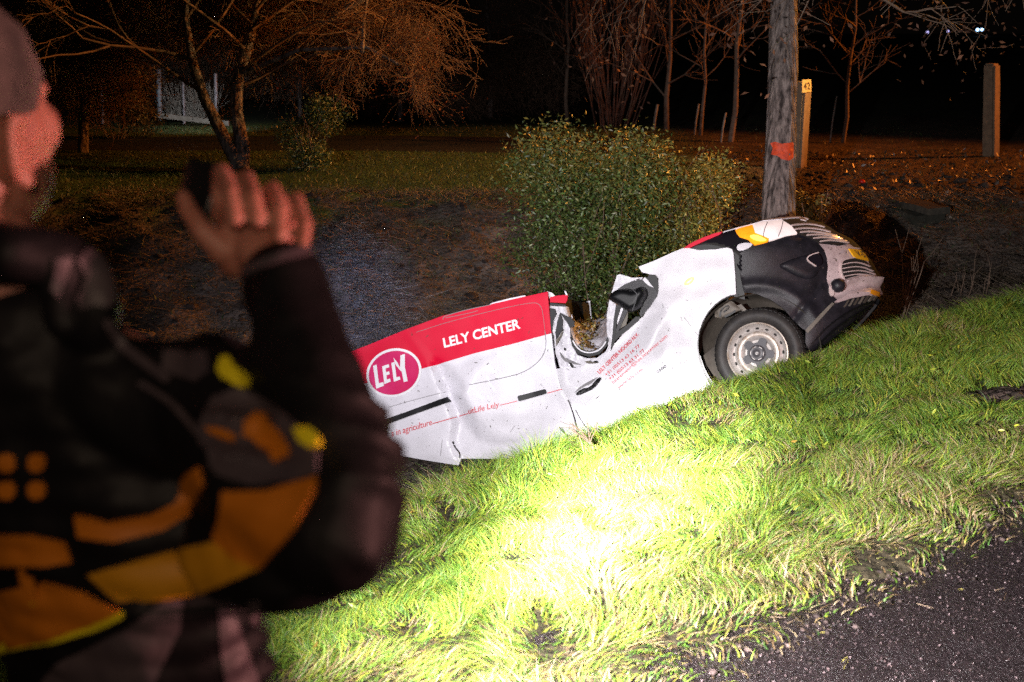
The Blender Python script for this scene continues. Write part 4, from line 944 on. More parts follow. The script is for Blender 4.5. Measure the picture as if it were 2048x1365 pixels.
sew('shoulder_panel', [(430, 800), (480, 775), (540, 800), (600, 850), (640, 905), (640, 950), (590, 968), (510, 975), (440, 950), (405, 890), (405, 840)], M_jgrey, .006)
sew('shoulder_badge', [(492, 845), (565, 850), (592, 895), (590, 920), (555, 935), (530, 912), (500, 880)], M_stripe, .012)
sew('shoulder_badge', [(425, 852), (460, 858), (478, 885), (470, 895), (430, 878)], M_stripe, .012)
sew('shoulder_tab', [(452, 722), (505, 752), (500, 778), (448, 755)], M_yellow, .014, 7, 1, .012)
sew('shoulder_tab', [(605, 850), (640, 870), (648, 895), (628, 900), (612, 880)], M_yellow, .014, 7, 1, .012)
sew('back_patch', [(330, 705), (418, 708), (420, 745), (395, 762), (330, 740)], M_jgrey, .005)
sew('back_piping', strip([(280, 765), (340, 800), (385, 850), (400, 870)], 12), M_jgrey, .004, 9, 0)
for cx, cy in ((15, 925), (75, 925), (15, 980), (75, 980)): sew('back_print', [(cx - 17, cy - 17), (cx + 17, cy - 17), (cx + 17, cy + 17), (cx - 17, cy + 17)], M_stripe, .003, 9, 1)
sew('hem_panel', [(330, 1200), (365, 1200), (360, 1260), (320, 1340), (300, 1400), (60, 1400), (110, 1330), (250, 1260)], M_jgrey, .002)
sew('hem_panel', [(435, 1205), (460, 1205), (490, 1290), (530, 1400), (455, 1400), (440, 1300)], M_jgrey, .002)
sew('hem_panel', [(500, 1205), (520, 1205), (515, 1250), (500, 1250)], M_jgrey, .002)
sew('cuff', strip([(470, 560), (500, 540), (560, 515), (630, 500)], 16), M_jgrey, .004, 8, 0)
sew('collar_highlight', [(150, 520), (175, 500), (205, 520), (222, 560), (228, 600), (215, 615), (190, 612), (160, 622), (150, 600), (172, 560)], M_jgrey, .004)  # grey patches paint highlights onto the black collar
sew('collar_highlight', [(110, 520), (140, 515), (130, 560), (118, 600), (105, 580)], M_jgrey, .004)
sew('shoulder_seam', strip([(210, 640), (240, 690), (300, 730), (340, 760)], 18), M_jgrey, .003)
# phone held up in his right hand, and the torch in his left
ph = empty('phone', at(398, 372, 1.27), 'small black phone held up in the raised hand', 'phone')
def rbox(name, c, ax3, dims, m, parent, bev=.006):
    bm = bmesh.new(); bmesh.ops.create_cube(bm, size=1)
    for v in bm.verts: v.co = Vector((v.co.x * dims[0], v.co.y * dims[1], v.co.z * dims[2]))
    bmesh.ops.bevel(bm, geom=bm.edges[:], offset=bev, segments=3, affect='EDGES', profile=.6)
    Mx = Matrix(ax3).transposed().to_4x4(); Mx.translation = c
    for v in bm.verts: v.co = Mx @ v.co
    me = bpy.data.meshes.new(name); bm.to_mesh(me); bm.free(); return link(name, me, m, parent, True)
pz = (at(420, 340, 1.27) - at(395, 430, 1.27)).normalized(); py = Vector((.35, .93, 0)).normalized(); px_ = py.cross(pz).normalized(); py = pz.cross(px_)
rbox('case', at(405, 378, 1.268), (px_, py, pz), (.046, .022, .062), M_device, ph)
rbox('lens_bump', at(405, 362, 1.268) + py * .013, (px_, py, pz), (.020, .008, .020), M_gloss, ph, .003)
tdir = (at(1205, 1000, 5.05) - TORCH).normalized()
tor = empty('torch', TORCH - tdir * .08, 'black hand torch held low in the left hand, beam on the grass', 'torch')
V, F = prisms([TORCH - tdir * .17, TORCH - tdir * .05, TORCH - tdir * .03], [TORCH - tdir * .05, TORCH - tdir * .03, TORCH - tdir * .006], np.array([.014, .015, .021]), np.array([.015, .021, .023]), 20); npmesh('barrel', V, F, M_device, tor, True)
V, F = prisms([TORCH - tdir * .009], [TORCH - tdir * .008], np.array([.021]), np.array([.001]), 20); npmesh('glass', V, F, mat('torch_glass', (.9, .9, .9), .2, emis=(1, 1, .96), estr=20), tor)
# ================================================================== trees, bushes, posts
def to_ground(u, v, z0=-.1):
    r = ray(u, v); return CAM + r * ((z0 - CAM_H) / r.z)
def tube_mesh(path, radii, k=12, wob=0.0, seed=0.0):
    vs = []; fs = []; n = len(path)
    for i, (p, r) in enumerate(zip(path, radii)):
        d = (path[min(i + 1, n - 1)] - path[max(i - 1, 0)]).normalized(); u = d.cross(Vector((.3, 1, .1))).normalized(); w = d.cross(u)
        for j in range(k):
            a = 2 * math.pi * j / k; rr_ = r * (1 + wob * mnoise.noise(Vector((math.cos(a) * 2.5, math.sin(a) * 2.5, p.z * 1.5 + seed)))); vs.append(p + (u * math.cos(a) + w * math.sin(a)) * rr_)
    for i in range(n - 1):
        for j in range(k): a = i * k + j; b = i * k + (j + 1) % k; fs.append((a, b, b + k, a + k))
    fs.append(tuple(range((n - 1) * k, n * k))); return vs, fs
class Twigs:
    def __init__(s, seed): s.a = []; s.r = random.Random(seed); s.tips = []
    def grow(s, p, d, L, r, depth, spread=.6, up=.1, nseg=4, kids=(3, 5), kink=.25, shrink=.62, rmin=.0018):
        R_ = s.r; pts = [p]
        for i in range(nseg):
            d = (d + Vector((R_.gauss(0, kink), R_.gauss(0, kink), R_.gauss(0, kink) + up)) * .5).normalized(); q = p + d * (L / nseg)
            r2 = max(rmin, r * (1 - .5 * (i + 1) / nseg)); s.a.append((p, q, max(rmin, r * (1 - .5 * i / nseg)), r2)); p = q; pts.append((p, d, r2))
        s.tips.append(p)
        if depth > 0:
            for k in range(R_.randint(*kids)):
                q, dd, rr_ = pts[R_.randint(1, nseg)] if k else pts[-1]
                side = Vector((R_.gauss(0, 1), R_.gauss(0, 1), R_.gauss(0, .6))); side = (side - dd * side.dot(dd)).normalized()
                s.grow(q, (dd + side * spread * R_.uniform(.7, 1.5)).normalized(), L * shrink * R_.uniform(.7, 1.2), rr_ * .8, depth - 1, spread, up, nseg, kids, kink, shrink, rmin)
    def build(s, name, m, parent, k=4):
        a = s.a; V, F = prisms([tuple(x[0]) for x in a], [tuple(x[1]) for x in a], [x[2] for x in a], [x[3] for x in a], k); return npmesh(name, V, F, m, parent, True)

# main roadside tree with its sprayed mark
tb = at(1560, 640, 10.6); tb.z = hz(tb.x, tb.y) - .15
tree = empty('tree', tb, 'stout bare tree trunk with orange paint mark right behind the van bonnet', 'tree')
path = [Vector((tb.x, tb.y, tb.z)), at(1560, 560, 10.6), at(1557, 420, 10.6), at(1560, 300, 10.6), at(1566, 150, 10.6), at(1568, 0, 10.6), at(1572, -150, 10.6), at(1560, -420, 10.6)]
path = [path[0]] + [path[i].lerp(path[i + 1], t / 5) for i in range(1, len(path) - 1) for t in range(5)] + [path[-1]]
rad = [.20] + [.163 - .012 * i / 6 for i in range(len(path) - 1)]
vs, fs = tube_mesh(path, rad, 40, .10)
# furrowed bark ridges
vs2 = []
for i, v in enumerate(vs):
    c = path[i // 40]; d = (v - c); j = i % 40; f = .006 * mnoise.noise(Vector((j * 1.9, v.z * 3.0, 0))) + .005 * mnoise.noise(Vector((j * 4.1, v.z * 7, 3))); vs2.append(v + d.normalized() * f)
trunk = pymesh('trunk', vs2, fs, M_bark, tree, True)
TS = bvh_surf(BVHTree.FromPolygons(vs2, [f for f in fs]), 10.5)
pp = [(1541, 287), (1550, 284), (1563, 288), (1586, 285), (1587, 300), (1586, 316), (1578, 322), (1563, 319), (1556, 313), (1542, 309), (1546, 298)]
patch('paint_mark', pp, TS, M_paint, trunk, sp=3, off=.004, thick=0, relief=lambda u, v: .006 * mnoise.noise(Vector((u * .3, v * .15, 1))))
tw = Twigs(3)
for i in range(9):
    a = 2.4 * i; p = path[-3] + Vector((0, 0, .25 * (i % 3))) if i % 2 else path[-9]; p = path[-1 - (i % 5) * 2]; p = Vector((tb.x, tb.y, 2.35 + .12 * i))
    tw.grow(p, Vector((math.cos(a), math.sin(a) * .8, .10)).normalized(), 1.3, .03, 3, .7, -.13, 4, (3, 4), .25, .62)
tw.build('branches', M_twig, tree)
# brown leaves hanging on in sprays round the trunk and above it
tips = [p for p in tw.tips]; tp = []
rr = random.Random(9)
for p in tips:
    for k in range(rr.randint(1, 4)): tp.append((p.x + rr.gauss(0, .10), p.y + rr.gauss(0, .10), p.z - abs(rr.gauss(0, .16))))
tp = np.array(tp); V, F, c = leafcards(tp, RNG.uniform(.035, .07, len(tp)), .42, palette([(.13, .06, .035), (.19, .085, .045), (.08, .04, .028)], len(tp)), drop=.7)
npmesh('leaves', V, F, M_dryleaf, tree, vcol=c)

# young garden trees
def young_tree(u, v, D, H, label, seed, spread=.75, low=.35, rad=.035, grp='young bare trees behind the bush', kids=(3, 5), depth=3, lean=0.0):
    b = at(u, v, D); b.z = hz(b.x, b.y) - .03
    t = empty('young_tree', b, label, 'tree', grp); h1 = H * low
    path = [b + Vector((lean * k / 6, 0, H * k / 6 * .92)) + Vector((.03 * math.sin(k * 2 + seed), 0, 0)) for k in range(7)]
    vs, fs = tube_mesh(path, [rad * (1 - .12 * k) for k in range(7)], 8, .1, seed); pymesh('trunk', vs, fs, M_twig, t, True)
    tw = Twigs(seed)
    for k in range(13):
        z = low + (1 - low) * k / 13; i = min(5, int(z * 6)); p = path[i].lerp(path[i + 1], z * 6 - i); a = 2.4 * k + seed
        tw.grow(p, Vector((math.cos(a), math.sin(a), .55)).normalized(), H * .30 * (1 - .45 * z), rad * .38 * (1.1 - .5 * z), depth - 1, spread, .12, 3, kids, .22, .66, .0035)
    tw.build('branches', M_twig, t, 3); return t
young_tree(1133, 235, 24.5, 3.6, 'small bare tree with a low fork, leftmost behind the big bush', 21, .8, .30, .05)
young_tree(1334, 232, 22.5, 4.6, 'tall straight bare tree with whorled side branches beside a short stake', 22, .7, .16, .055)
young_tree(1404, 255, 21.5, 3.4, 'slim bare young tree between the tall straight one and the forked one', 23, .7, .30, .038)
young_tree(1464, 285, 20.5, 3.8, 'forked bare young tree tied to a stake just left of the marked trunk', 24, .8, .42, .058, lean=.05)
young_tree(1686, 285, 20.5, 3.3, 'spreading bare young tree right of the post with number 42', 25, .9, .30, .042, lean=.06)
# many-stemmed upright shrub
b = at(1225, 225, 23.5); b.z = hz(b.x, b.y)
shb = empty('bare_shrub', b, 'upright bare shrub of many thin reddish stems behind the bush', 'shrub')
tw = Twigs(31)
for k in range(46):
    a = rr.uniform(0, 6.28); r0 = rr.uniform(.0, .45); p = b + Vector((math.cos(a) * r0, math.sin(a) * r0 * .6, 0)); tw.grow(p, Vector((math.cos(a) * .33, math.sin(a) * .2, 1)).normalized(), rr.uniform(1.6, 2.6), .011, 2, .28, .18, 4, (2, 3), .10, .55, .004)
tw.build('stems', mat('red_bark', (.22, .10, .07), .75, col2=(.15, .09, .06), nscale=5), shb, 3)

# leafy bushes
def bush(name, c, rx, ry, h, n, size, cols, label, cat='bush', seed=0, stems=26, w=None, lumps=14, droop=.2, aspect=.38, lit_topcol=None):
    g = np.random.default_rng(seed); b = Vector((c.x, c.y, hz(c.x, c.y))); o = empty(name, b, label, cat)
    L = []
    for k in range(lumps):
        a = g.uniform(0, 6.28); r = math.sqrt(g.uniform(0, 1)) * .62; zz = g.uniform(.12, .82); L.append((math.cos(a) * r * rx * (1.15 - .35 * zz), math.sin(a) * r * ry * (1.15 - .35 * zz), zz * h, g.uniform(.30, .46) * min(rx, h * .7)))
    L = np.array(L); i = g.integers(0, lumps, n); d = g.normal(size=(n, 3)); d /= np.linalg.norm(d, axis=1, keepdims=True)
    rr_ = (g.uniform(0, 1, n) ** .38)[:, None] * L[i, 3:4] * np.array([[1.05, 1.05, .95]]) * (1 + .22 * g.normal(size=(n, 1)).clip(-1, 1.6))
    P = L[i, :3] + d * rr_; P[:, 2] = np.abs(P[:, 2]) + .02; P += np.array([b.x, b.y, b.z])[None]
    pc_ = palette(cols, n, w, .3)
    if lit_topcol: pc_ = np.where(((P[:, 2] - b.z) / h + .15 * g.normal(size=n) > .80)[:, None], palette(lit_topcol, n), pc_)  # sodium light on the bush top painted into the leaf colour
    V, F, cc = leafcards(P, g.uniform(.5, 1.6, n) * size, aspect, pc_, drop=droop); npmesh('foliage', V, F, M_leaf, o, vcol=cc)
    tw = Twigs(seed + 50)
    for k in range(stems):
        a = g.uniform(0, 6.28); tw.grow(b + Vector((math.cos(a) * .12, math.sin(a) * .12, 0)), Vector((math.cos(a) * .45 * rx / h, math.sin(a) * .4, 1)).normalized(), h * g.uniform(.4, .62), .010, 1, .5, .05, 4, (2, 3), .25, .55)
    tw.build('stems', M_twig, o, 3); return o
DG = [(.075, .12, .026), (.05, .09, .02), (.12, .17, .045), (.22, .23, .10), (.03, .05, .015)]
c0 = at(1190, 560, 11.2); bush('leafy_bush', c0, 1.08, .9, 2.42, 38000, .038, DG, 'big dense dark green bush on the ditch bank behind the van', seed=4, lumps=34, lit_topcol=[(.20, .17, .04), (.14, .16, .04)], w=[.35, .3, .18, .07, .10])
c0 = at(1340, 500, 11.6); bush('leafy_bush', c0, .80, .7, 2.12, 19000, .038, [(.15, .16, .03), (.09, .12, .025), (.30, .27, .06), (.36, .30, .07)], 'looser yellowish bush joined to the right side of the big green bush', seed=5, lumps=20, lit_topcol=[(.38, .31, .06), (.30, .26, .06)])  # yellower leaves carry the sodium glow in their colour
c0 = at(622, 338, 16.3); bush('round_shrub', c0, .62, .55, 1.12, 8000, .036, DG, 'small round clipped shrub alone on the lawn', 'shrub', seed=6, stems=10)
c0 = at(1618, 380, 12.6); bush('yellow_bush', c0, .26, .22, .75, 1300, .050, [(.22, .16, .04), (.15, .13, .04), (.28, .20, .05)], 'small yellow leafed bush between the marked trunk and the post', 'bush', seed=7, lumps=7, stems=8)
c0 = at(230, 250, 21.0); bush('dark_hedge_bush', c0, 1.6, .9, 1.35, 6500, .055, [(.05, .045, .03), (.04, .05, .025), (.09, .07, .045)], 'low dark bush at the left behind the raised collar', 'bush', seed=8, lumps=12)

# bare-crowned trees, thick with fine twigs, lit orange from the right
def twiggy(base_pts, crown, n, label, seed, trunks, ntw=3, m=M_twig, cmat=None, tw_r=.0035, cat='tree', name='bare_tree'):
    g = np.random.default_rng(seed); b = base_pts; o = empty(name, b, label, cat)
    for k, (pts, r0, r1) in enumerate(trunks):
        q = [Vector(p) for p in pts]; q = [q[i].lerp(q[i + 1], t / 4) for i in range(len(q) - 1) for t in range(4)] + [q[-1]]
        vs, fs = tube_mesh(q, [r0 + (r1 - r0) * i / len(q) for i in range(len(q))], 12, .18, seed); pymesh('trunk', vs, fs, M_bark, o, True)
    C = np.array([c[:3] for c in crown]); Rr = np.array([c[3:6] for c in crown]); wgt = Rr.prod(1) ** .7; i = g.choice(len(C), n, p=wgt / wgt.sum())
    d = g.normal(size=(n, 3)); d /= np.linalg.norm(d, axis=1, keepdims=True); P = C[i] + d * Rr[i] * (g.uniform(0, 1, (n, 1)) ** .42)
    dr = (P - np.array(b)[None]); dr[:, 2] *= .3; dr /= np.linalg.norm(dr, axis=1, keepdims=True); dr = .4 * dr + .7 * g.normal(size=(n, 3)); dr[:, 2] -= .15; P0s = []; P1s = []; r0s = []; r1s = []
    L = g.uniform(.10, .30, n)
    for s in range(ntw):
        dr /= np.linalg.norm(dr, axis=1, keepdims=True); Q_ = P + dr * L[:, None]; P0s.append(P); P1s.append(Q_); r0s.append(np.full(n, tw_r * (1 - s / ntw * .7))); r1s.append(np.full(n, tw_r * (1 - (s + 1) / ntw * .7))); P = Q_; dr = dr + .5 * g.normal(size=(n, 3)); dr[:, 2] -= .08
    V, F = prisms(np.concatenate(P0s), np.concatenate(P1s), np.concatenate(r0s), np.concatenate(r1s), 3); npmesh('twigs', V, F, cmat or M_twig, o)
    return o
M_tw2 = mat('fine_twigs', (.15, .09, .06), .85, col2=(.26, .16, .10), nscale=4)
B = at(484, 352, 16.4); B.z = hz(B.x, B.y)
_g = np.random.default_rng(5); crown = []
for k in range(46):
    u = _g.uniform(290, 800); v = _g.uniform(-260, 150 if u < 730 else 205) if u > 520 else _g.uniform(-260, 75); r_ = _g.uniform(.22, .55); crown.append((*at(u, v, _g.uniform(16.8, 18.6)), r_ * 1.3, r_ * 1.2, r_ * .8))
crown += [(*at(800 + 14 * k, 70 + 38 * k, 17), .20, .25, .20) for k in range(4)]
T = twiggy(B, crown, 15000,
       'wide bare tree with two leaning trunks and a dense orange-lit crown', 61,
       [([B, at(472, 320, 16.4), at(440, 260, 16.4), at(408, 195, 16.4), at(384, 120, 16.4), at(372, 40, 16.5), at(380, -60, 16.6)], .125, .025), ([B, at(486, 300, 16.45), at(472, 220, 16.5), at(476, 150, 16.5), at(505, 60, 16.6)], .12, .07),
        ([at(505, 60, 16.6), at(512, 20, 16.6), at(530, -60, 16.6)], .06, .03), ([at(476, 150, 16.5), at(600, 100, 16.3), at(735, 95, 16.1), at(800, 130, 16.0)], .035, .015), ([at(690, 20, 16.3), at(740, -10, 16.3)], .05, .04), ([at(725, 105, 16.1), at(727, 50, 16.1), at(735, -10, 16.1)], .03, .02)], cmat=M_tw2)
tw = Twigs(77)
for k in range(34): tw.grow(at(rr.uniform(430, 790), rr.uniform(-60, 130), 17.2), Vector((rr.uniform(-.3, 1), rr.uniform(-.5, .3), rr.uniform(-.5, .4))).normalized(), rr.uniform(.6, 1.2), .016, 3, .7, -.10, 4, (3, 4), .3, .6, .004)
for u, v, du in ((405, 185, -.8), (384, 120, -.5), (384, 110, .6), (476, 150, .8), (490, 100, -.5), (505, 60, .9), (505, 50, -.8), (372, 40, .5), (512, 20, .7), (478, 175, 1.0)):
    tw.grow(at(u, v, 16.5), Vector((du, rr.uniform(-.3, .5), .55)).normalized(), 1.5, .034, 4, .65, .0, 4, (2, 4), .22, .66, .004)
tw.build('branches', M_tw2, T, 3)
_c = np.array([c[:3] for c in crown]); _i = _g.integers(0, len(_c), 9000); _P = _c[_i] + _g.normal(size=(9000, 3)) * .32
V, F, c = leafcards(_P, _g.uniform(.02, .05, 9000), .5, palette([(.24, .07, .03), (.14, .045, .02), (.32, .11, .04)], 9000), drop=.4); npmesh('dead_leaves', V, F, M_dryleaf, T, vcol=c)
B2 = at(165, 300, 18.5); B2.z = hz(B2.x, B2.y)
twiggy(B2, [(*at(150, 120, 18.5), 1.1, 1.3, 1.0), (*at(235, -60, 18.5), 1.1, 1.2, .8), (*at(60, 80, 18.5), 1.5, 1.2, 1.1)], 12000, 'dark bare tree with tangled twigs beside the raised head, left of the fence', 62, [([B2, at(170, 200, 18.5), at(190, 60, 18.5)], .09, .05)], cmat=M_tw2)
for q, (u, v, D, lab, n) in enumerate([(980, 235, 27, 'faint bare tree in the dark, between the orange crown and the shrub', 2600), (800, 230, 25.5, 'dark thicket-like bare tree behind the right end of the orange crown', 6000), (600, 232, 27, 'bare tree deep in the dark directly behind the round shrub', 6500), (330, 225, 30, 'bare tree deep in the dark behind the white-lit fence posts', 6000)]):
    b = at(u, v, D); b.z = hz(b.x, b.y)
    twiggy(b, [(b.x, b.y, b.z + 1.7, 1.7, 1.2, 1.3), (b.x + 1.2, b.y + .5, b.z + .9, 1.3, 1.0, .9), (b.x - 1.2, b.y, b.z + 2.6, 1.3, 1.0, 1.0)], n, lab, 70 + q, [([b, b + Vector((.05, 0, 1.2)), b + Vector((-.1, 0, 3.0))], .06, .03)], cmat=M_tw2, tw_r=.005)

# posts, stakes, fence
def prism_post(name, u0, u1, vb, D, H, label, cat, depth=None, m=M_post, grp=None, top=.06, yaw=0.0, lean=0.0):
    w = (u1 - u0) / FPX * D; c = at((u0 + u1) / 2, vb, D); c.z = hz(c.x, c.y) - .04; dp = depth or w
    o = empty(name, c, label, cat, grp); bm = bmesh.new(); bmesh.ops.create_cube(bm, size=1)
    for v in bm.verts:
        tz = v.co.z + .5; k = 1 - .06 * tz; v.co = Vector((v.co.x * w * k, v.co.y * dp * k, tz * H))
    tf = [f for f in bm.faces if f.normal.z > .9 or f.calc_center_median().z > H * .99]
    bmesh.ops.bevel(bm, geom=[e for e in bm.edges], offset=min(.03, w * .16), segments=2, affect='EDGES')
    bmesh.ops.subdivide_edges(bm, edges=[e for e in bm.edges if abs(e.verts[0].co.z - e.verts[1].co.z) > .3], cuts=8)
    for v in bm.verts:
        v.co += Vector((mnoise.noise(v.co * 5), mnoise.noise(v.co * 5 + Vector((9, 0, 0))), 0)) * .006
        if v.co.z > H * .97: v.co.z += -.03 * abs(v.co.x) / w
    Mx = Matrix.Translation(c) @ Matrix.Rotation(yaw, 4, 'Z')
    for v in bm.verts: zz = v.co.z; v.co = Mx @ v.co; v.co.x -= zz * lean
    me = bpy.data.meshes.new('shaft'); bm.to_mesh(me); bm.free(); link('shaft', me, m, o); return o, c, w, dp
po, pc, pw, pd = prism_post('post', 1576, 1611, 300, 16.6, 1.28, 'orange-lit square post with a number plate right behind the marked trunk', 'post', yaw=R(50))
prism_post('post', 1970, 1996, 308, 18.4, 1.52, 'thick lone square post, one side orange, standing at the right of the yard', 'post', yaw=R(38), lean=.10)
# number plate 42
f_ = Matrix.Rotation(R(50), 4, 'Z'); pn = f_ @ Vector((0, -1, 0)); pxr = f_ @ Vector((1, 0, 0))
def post_surf(u, v):
    r = ray(u, v); O = pc + pn * (pd / 2 * .97); k = (O - CAM).dot(pn) / r.dot(pn); return CAM + r * k, pn
np_ = patch('number_sign', [(1603, 160), (1621, 159), (1621, 184), (1603, 186)], post_surf, M_sign, po, sp=8, off=.012, thick=.008, smooth=False)
text_on('number', '42', [(1605.5, 166), (1618.5, 165), (1618.5, 179), (1605.5, 180)], post_surf, M_print_d, np_, off=.015, bold=.01)
for u, v, D, H, r, lab in [(1308, 232, 22.4, .55, .028, 'short thick stake just left of the tall straight young tree'), (1389, 262, 21.4, .62, .018, 'thin stake just left of the slim young tree'), (1442, 286, 20.4, .55, .018, 'thin dark stake tied to the forked young tree'), (1660, 285, 20.5, .85, .015, 'thin leaning stake left of the spreading young tree')]:
    b = at(u, v, D); b.z = hz(b.x, b.y) - .02; vs, fs = tube_mesh([b, b + Vector((.02, 0, H * .5)), b + Vector((.06, 0, H))], [r, r, r * .95], 8); o = pymesh('tree_stake', vs, fs, M_wood, None, True)
    tag(o, lab, 'stake', 'stakes beside the young trees')
# ties between stake and tree
F0 = at(420, 225, 24); F0.z = -.1
fence = empty('wooden_fence', F0, 'low torch-lit fence of thin posts over a pale board, seen through the trees', 'fence')
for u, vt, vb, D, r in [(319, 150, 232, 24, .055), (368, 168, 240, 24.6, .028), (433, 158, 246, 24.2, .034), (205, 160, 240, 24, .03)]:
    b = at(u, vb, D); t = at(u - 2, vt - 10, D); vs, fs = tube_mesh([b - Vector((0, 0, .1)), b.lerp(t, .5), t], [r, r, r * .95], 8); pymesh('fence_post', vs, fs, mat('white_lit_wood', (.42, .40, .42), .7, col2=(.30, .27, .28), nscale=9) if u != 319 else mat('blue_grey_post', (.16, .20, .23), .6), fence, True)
def board(name, a, b, h, th, m, parent):
    d = (b - a); n_ = Vector((-d.y, d.x, 0)).normalized() * th; z = Vector((0, 0, h)); vs = [a - n_, b - n_, b + n_, a + n_, a - n_ + z, b - n_ + z, b + n_ + z, a + n_ + z]
    return pymesh(name, vs, [(0, 1, 5, 4), (1, 2, 6, 5), (2, 3, 7, 6), (3, 0, 4, 7), (4, 5, 6, 7)], m, parent)
board('board', at(316, 236, 23.9), at(386, 244, 23.9), .10, .03, M_wood, fence); board('board', at(388, 244.5, 23.9), at(458, 252, 23.9), .10, .03, M_wood, fence)
n = 240; P0 = []; P1 = []
for k in range(n):
    b = at(rr.uniform(335, 430), 236, 24.8); P0.append(tuple(b)); P1.append(tuple(b + Vector((rr.gauss(0, .18), rr.gauss(0, .1), rr.uniform(.3, .8)))))
V, F = prisms(P0, P1, np.full(n, .007), np.full(n, .003), 3); o = npmesh('dry_bush', V, F, M_wood); tag(o, 'pale dry stems of a cut-back bush behind the low fence board', 'shrub')

# concrete culvert headwall at the ditch end
a0 = to_ground(1612, 362, -.1); a1 = to_ground(1860, 418, -.1)
hw = empty('culvert_headwall', a1 - Vector((0, 0, .8)), 'dark wet concrete culvert wall at the ditch end beyond the van nose', 'culvert')
dn = (a1 - a0).normalized(); nn_ = Vector((dn.y, -dn.x, 0)).normalized()
if nn_.y > 0: nn_ = -nn_
def slab(name, p, q, th, z0, z1, m, parent, wob=.02):
    bm = bmesh.new(); d = (q - p); k = 14; vs = []; fs = []
    for i in range(k + 1):
        for (o_, z) in ((0, z1), (th, z1), (th, z0), (0, z0)): c = p + d * i / k + nn_ * (.0 - o_); c = Vector((c.x, c.y, z)) + Vector((mnoise.noise(c * 4), mnoise.noise(c * 4 + Vector((5, 5, z))), mnoise.noise(c * 3 + Vector((z, 2, 2))))) * wob; vs.append(c)
    for i in range(k):
        for j in range(4): a = i * 4 + j; b = i * 4 + (j + 1) % 4; fs.append((a, a + 4, b + 4, b))
    fs += [(0, 1, 2, 3), tuple(k * 4 + j for j in (3, 2, 1, 0))]; bm.free(); return pymesh(name, vs, fs, m, parent)
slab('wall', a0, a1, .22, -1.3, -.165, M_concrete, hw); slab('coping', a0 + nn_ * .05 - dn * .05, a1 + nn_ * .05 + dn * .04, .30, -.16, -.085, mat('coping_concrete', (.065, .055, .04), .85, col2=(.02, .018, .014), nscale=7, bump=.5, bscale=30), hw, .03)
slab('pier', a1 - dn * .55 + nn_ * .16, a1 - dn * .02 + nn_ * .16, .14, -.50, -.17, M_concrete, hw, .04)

# dry weeds near the nose, thin stalks, red scrap, lone reed behind the van
def weeds(u0, u1, vb, D, n, h, label, seed, cols=M_twig, r=.005, sp=.35, grp='clumps of dry weed stalks by the ditch'):
    g = random.Random(seed); c = at((u0 + u1) / 2, vb, D); c.z = hz(c.x, c.y); o = empty('dry_weed', c, label, 'weed', grp)
    for k in range(n):
        tw = Twigs(seed * 100 + k); b = at(g.uniform(u0, u1), vb, D + g.uniform(-.2, .2)); b.z = hz(b.x, b.y) - .02; tw.grow(b, Vector((g.gauss(0, .16), g.gauss(0, .1), 1)).normalized(), h * g.uniform(.6, 1.15), r, 1, sp, .02, 5, (1, 3), .09, .4, .0018)
        tw.build('stalk', cols, o, 4)
M_rweed = mat('red_weed', (.30, .14, .09), .75, col2=(.22, .12, .08), nscale=9)
weeds(1650, 1700, 560, 9.9, 9, 1.05, 'tall reddish dry weed stalks just beyond the van nose', 81, M_rweed, .006)
weeds(1605, 1640, 540, 10.2, 5, .62, 'short pale dry weed stalks between trunk and van nose', 82)
weeds(1480, 1530, 560, 10.3, 9, .85, 'thin dry stalks between the bush and the marked trunk', 83)
weeds(1440, 1480, 560, 10.4, 6, .7, 'few thin stalks at the right foot of the yellowish bush', 84)
weeds(1795, 1830, 545, 10.6, 7, .62, 'thin dark dry stalks in front of the concrete culvert', 85)
weeds(1112, 1120, 600, 9.3, 1, .75, 'single thin upright stalk above the gap in the van roof', 86, r=.004)
weeds(1900, 1990, 470, 11.2, 9, .30, 'low dry stalks on the soil right of the culvert', 87)
b = to_ground(1724, 368, -.1); bm = bmesh.new(); bmesh.ops.create_icosphere(bm, subdivisions=2, radius=.045)
for v in bm.verts: v.co.z *= .6; v.co += v.co.normalized() * .012 * mnoise.noise(v.co * 40)
me = bpy.data.meshes.new('s'); bm.to_mesh(me); bm.free(); o = link('red_scrap', me, mat('red_plastic', (.55, .02, .015), .4), None, True); o.location = (b.x, b.y, hz(b.x, b.y) + .03); tag(o, 'small bright red scrap lying on the leaf-strewn yard', 'litter')
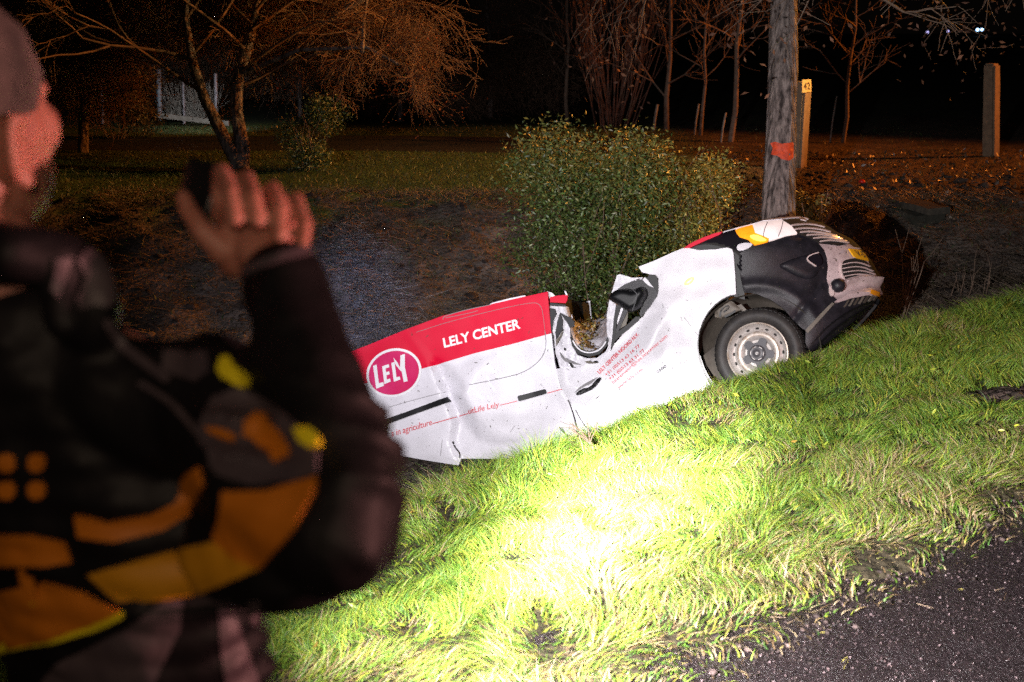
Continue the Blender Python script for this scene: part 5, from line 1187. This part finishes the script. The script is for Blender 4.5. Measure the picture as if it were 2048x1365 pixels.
# dark rise and far lights on the horizon
M_far = mat('far_lamp', (.8, .9, 1), .5, emis=(.35, .62, 1.0), estr=6); M_far2 = mat('far_lamp_dim', (.8, .8, 1), .5, emis=(.55, .5, 1.0), estr=1.6)
for u, v, r, m, lab in [(1955, 60, .55, M_far, 'left of the two brightest bluish lights on the horizon'), (1964, 60, .55, M_far, 'right of the two brightest bluish lights on the horizon'), (1896, 63, .45, M_far2, 'small violet light alone on the horizon'), (1855, 65, .5, M_far2, 'faint wide light at the left end of the horizon lights')]:
    c = at(u, v, 420); bm = bmesh.new(); bmesh.ops.create_icosphere(bm, subdivisions=2, radius=r); me = bpy.data.meshes.new('lamp'); bm.to_mesh(me); bm.free()
    o = empty('distant_lamp', Vector((c.x, c.y, 0)), lab, 'lamp', 'distant lights on the horizon'); q = link('bulb', me, m, o, True); q.location = c - o.location; q.matrix_parent_inverse = Matrix.Identity(4)
    V, F = prisms([(c.x, c.y, hz(c.x, c.y) - .5)], [(c.x, c.y, max(c.z, .3))], np.array([.12]), np.array([.1]), 8); npmesh('mast', V, F, M_dark, o)
# verge details: molehill, dead twig, broad leaves
n = 700; g = RNG; P = np.stack([2.75 + g.normal(0, .10, n), 6.05 + g.normal(0, .09, n)], 1)
o = lumps('soil_heap', P[:, 0], P[:, 1], g.gamma(2, .007, n), palette([(.05, .036, .03), (.08, .06, .05)], n), M_ground); tag(o, 'small dark heap of bare soil in the bright grass', 'soil', kind='stuff')
P = [to_ground(1075, 900, -.4)]; n = 500; o = lumps('torn_turf', P[0].x + g.normal(0, .09, n), P[0].y + g.normal(0, .05, n), g.gamma(2, .007, n), palette([(.09, .06, .035), (.13, .10, .05)], n), M_ground); tag(o, 'torn brown turf against the side of the van', 'soil', kind='stuff')
tw = Twigs(90); b = to_ground(1180, 895, -.32); b.z += .02
for k in range(5): tw.grow(b, Vector((rr.gauss(-.5, .5), -.2, .9)).normalized(), .16, .004, 1, .7, 0, 3, (1, 3), .3, .5, .0012)
o = tw.build('dead_twig', M_twig, None, 4); tag(o, 'small dead twig standing in the grass against the van door', 'twig')
n = 160; a = g.uniform(1.5, 8, n); nq = g.uniform(2.3, 4.6, n); x, y = xy(a, nq); P = np.stack([x, y, height(x, y) + g.uniform(.03, .08, n)], 1)
V, F, c = leafcards(P, g.uniform(.02, .05, n), .35, palette([(.40, .42, .03), (.30, .38, .04), (.45, .28, .06)], n)); o = npmesh('broad_leaves', V, F, M_leaf, vcol=c); tag(o, 'scattered broad yellow-green leaves in the verge grass', 'weeds', kind='stuff')
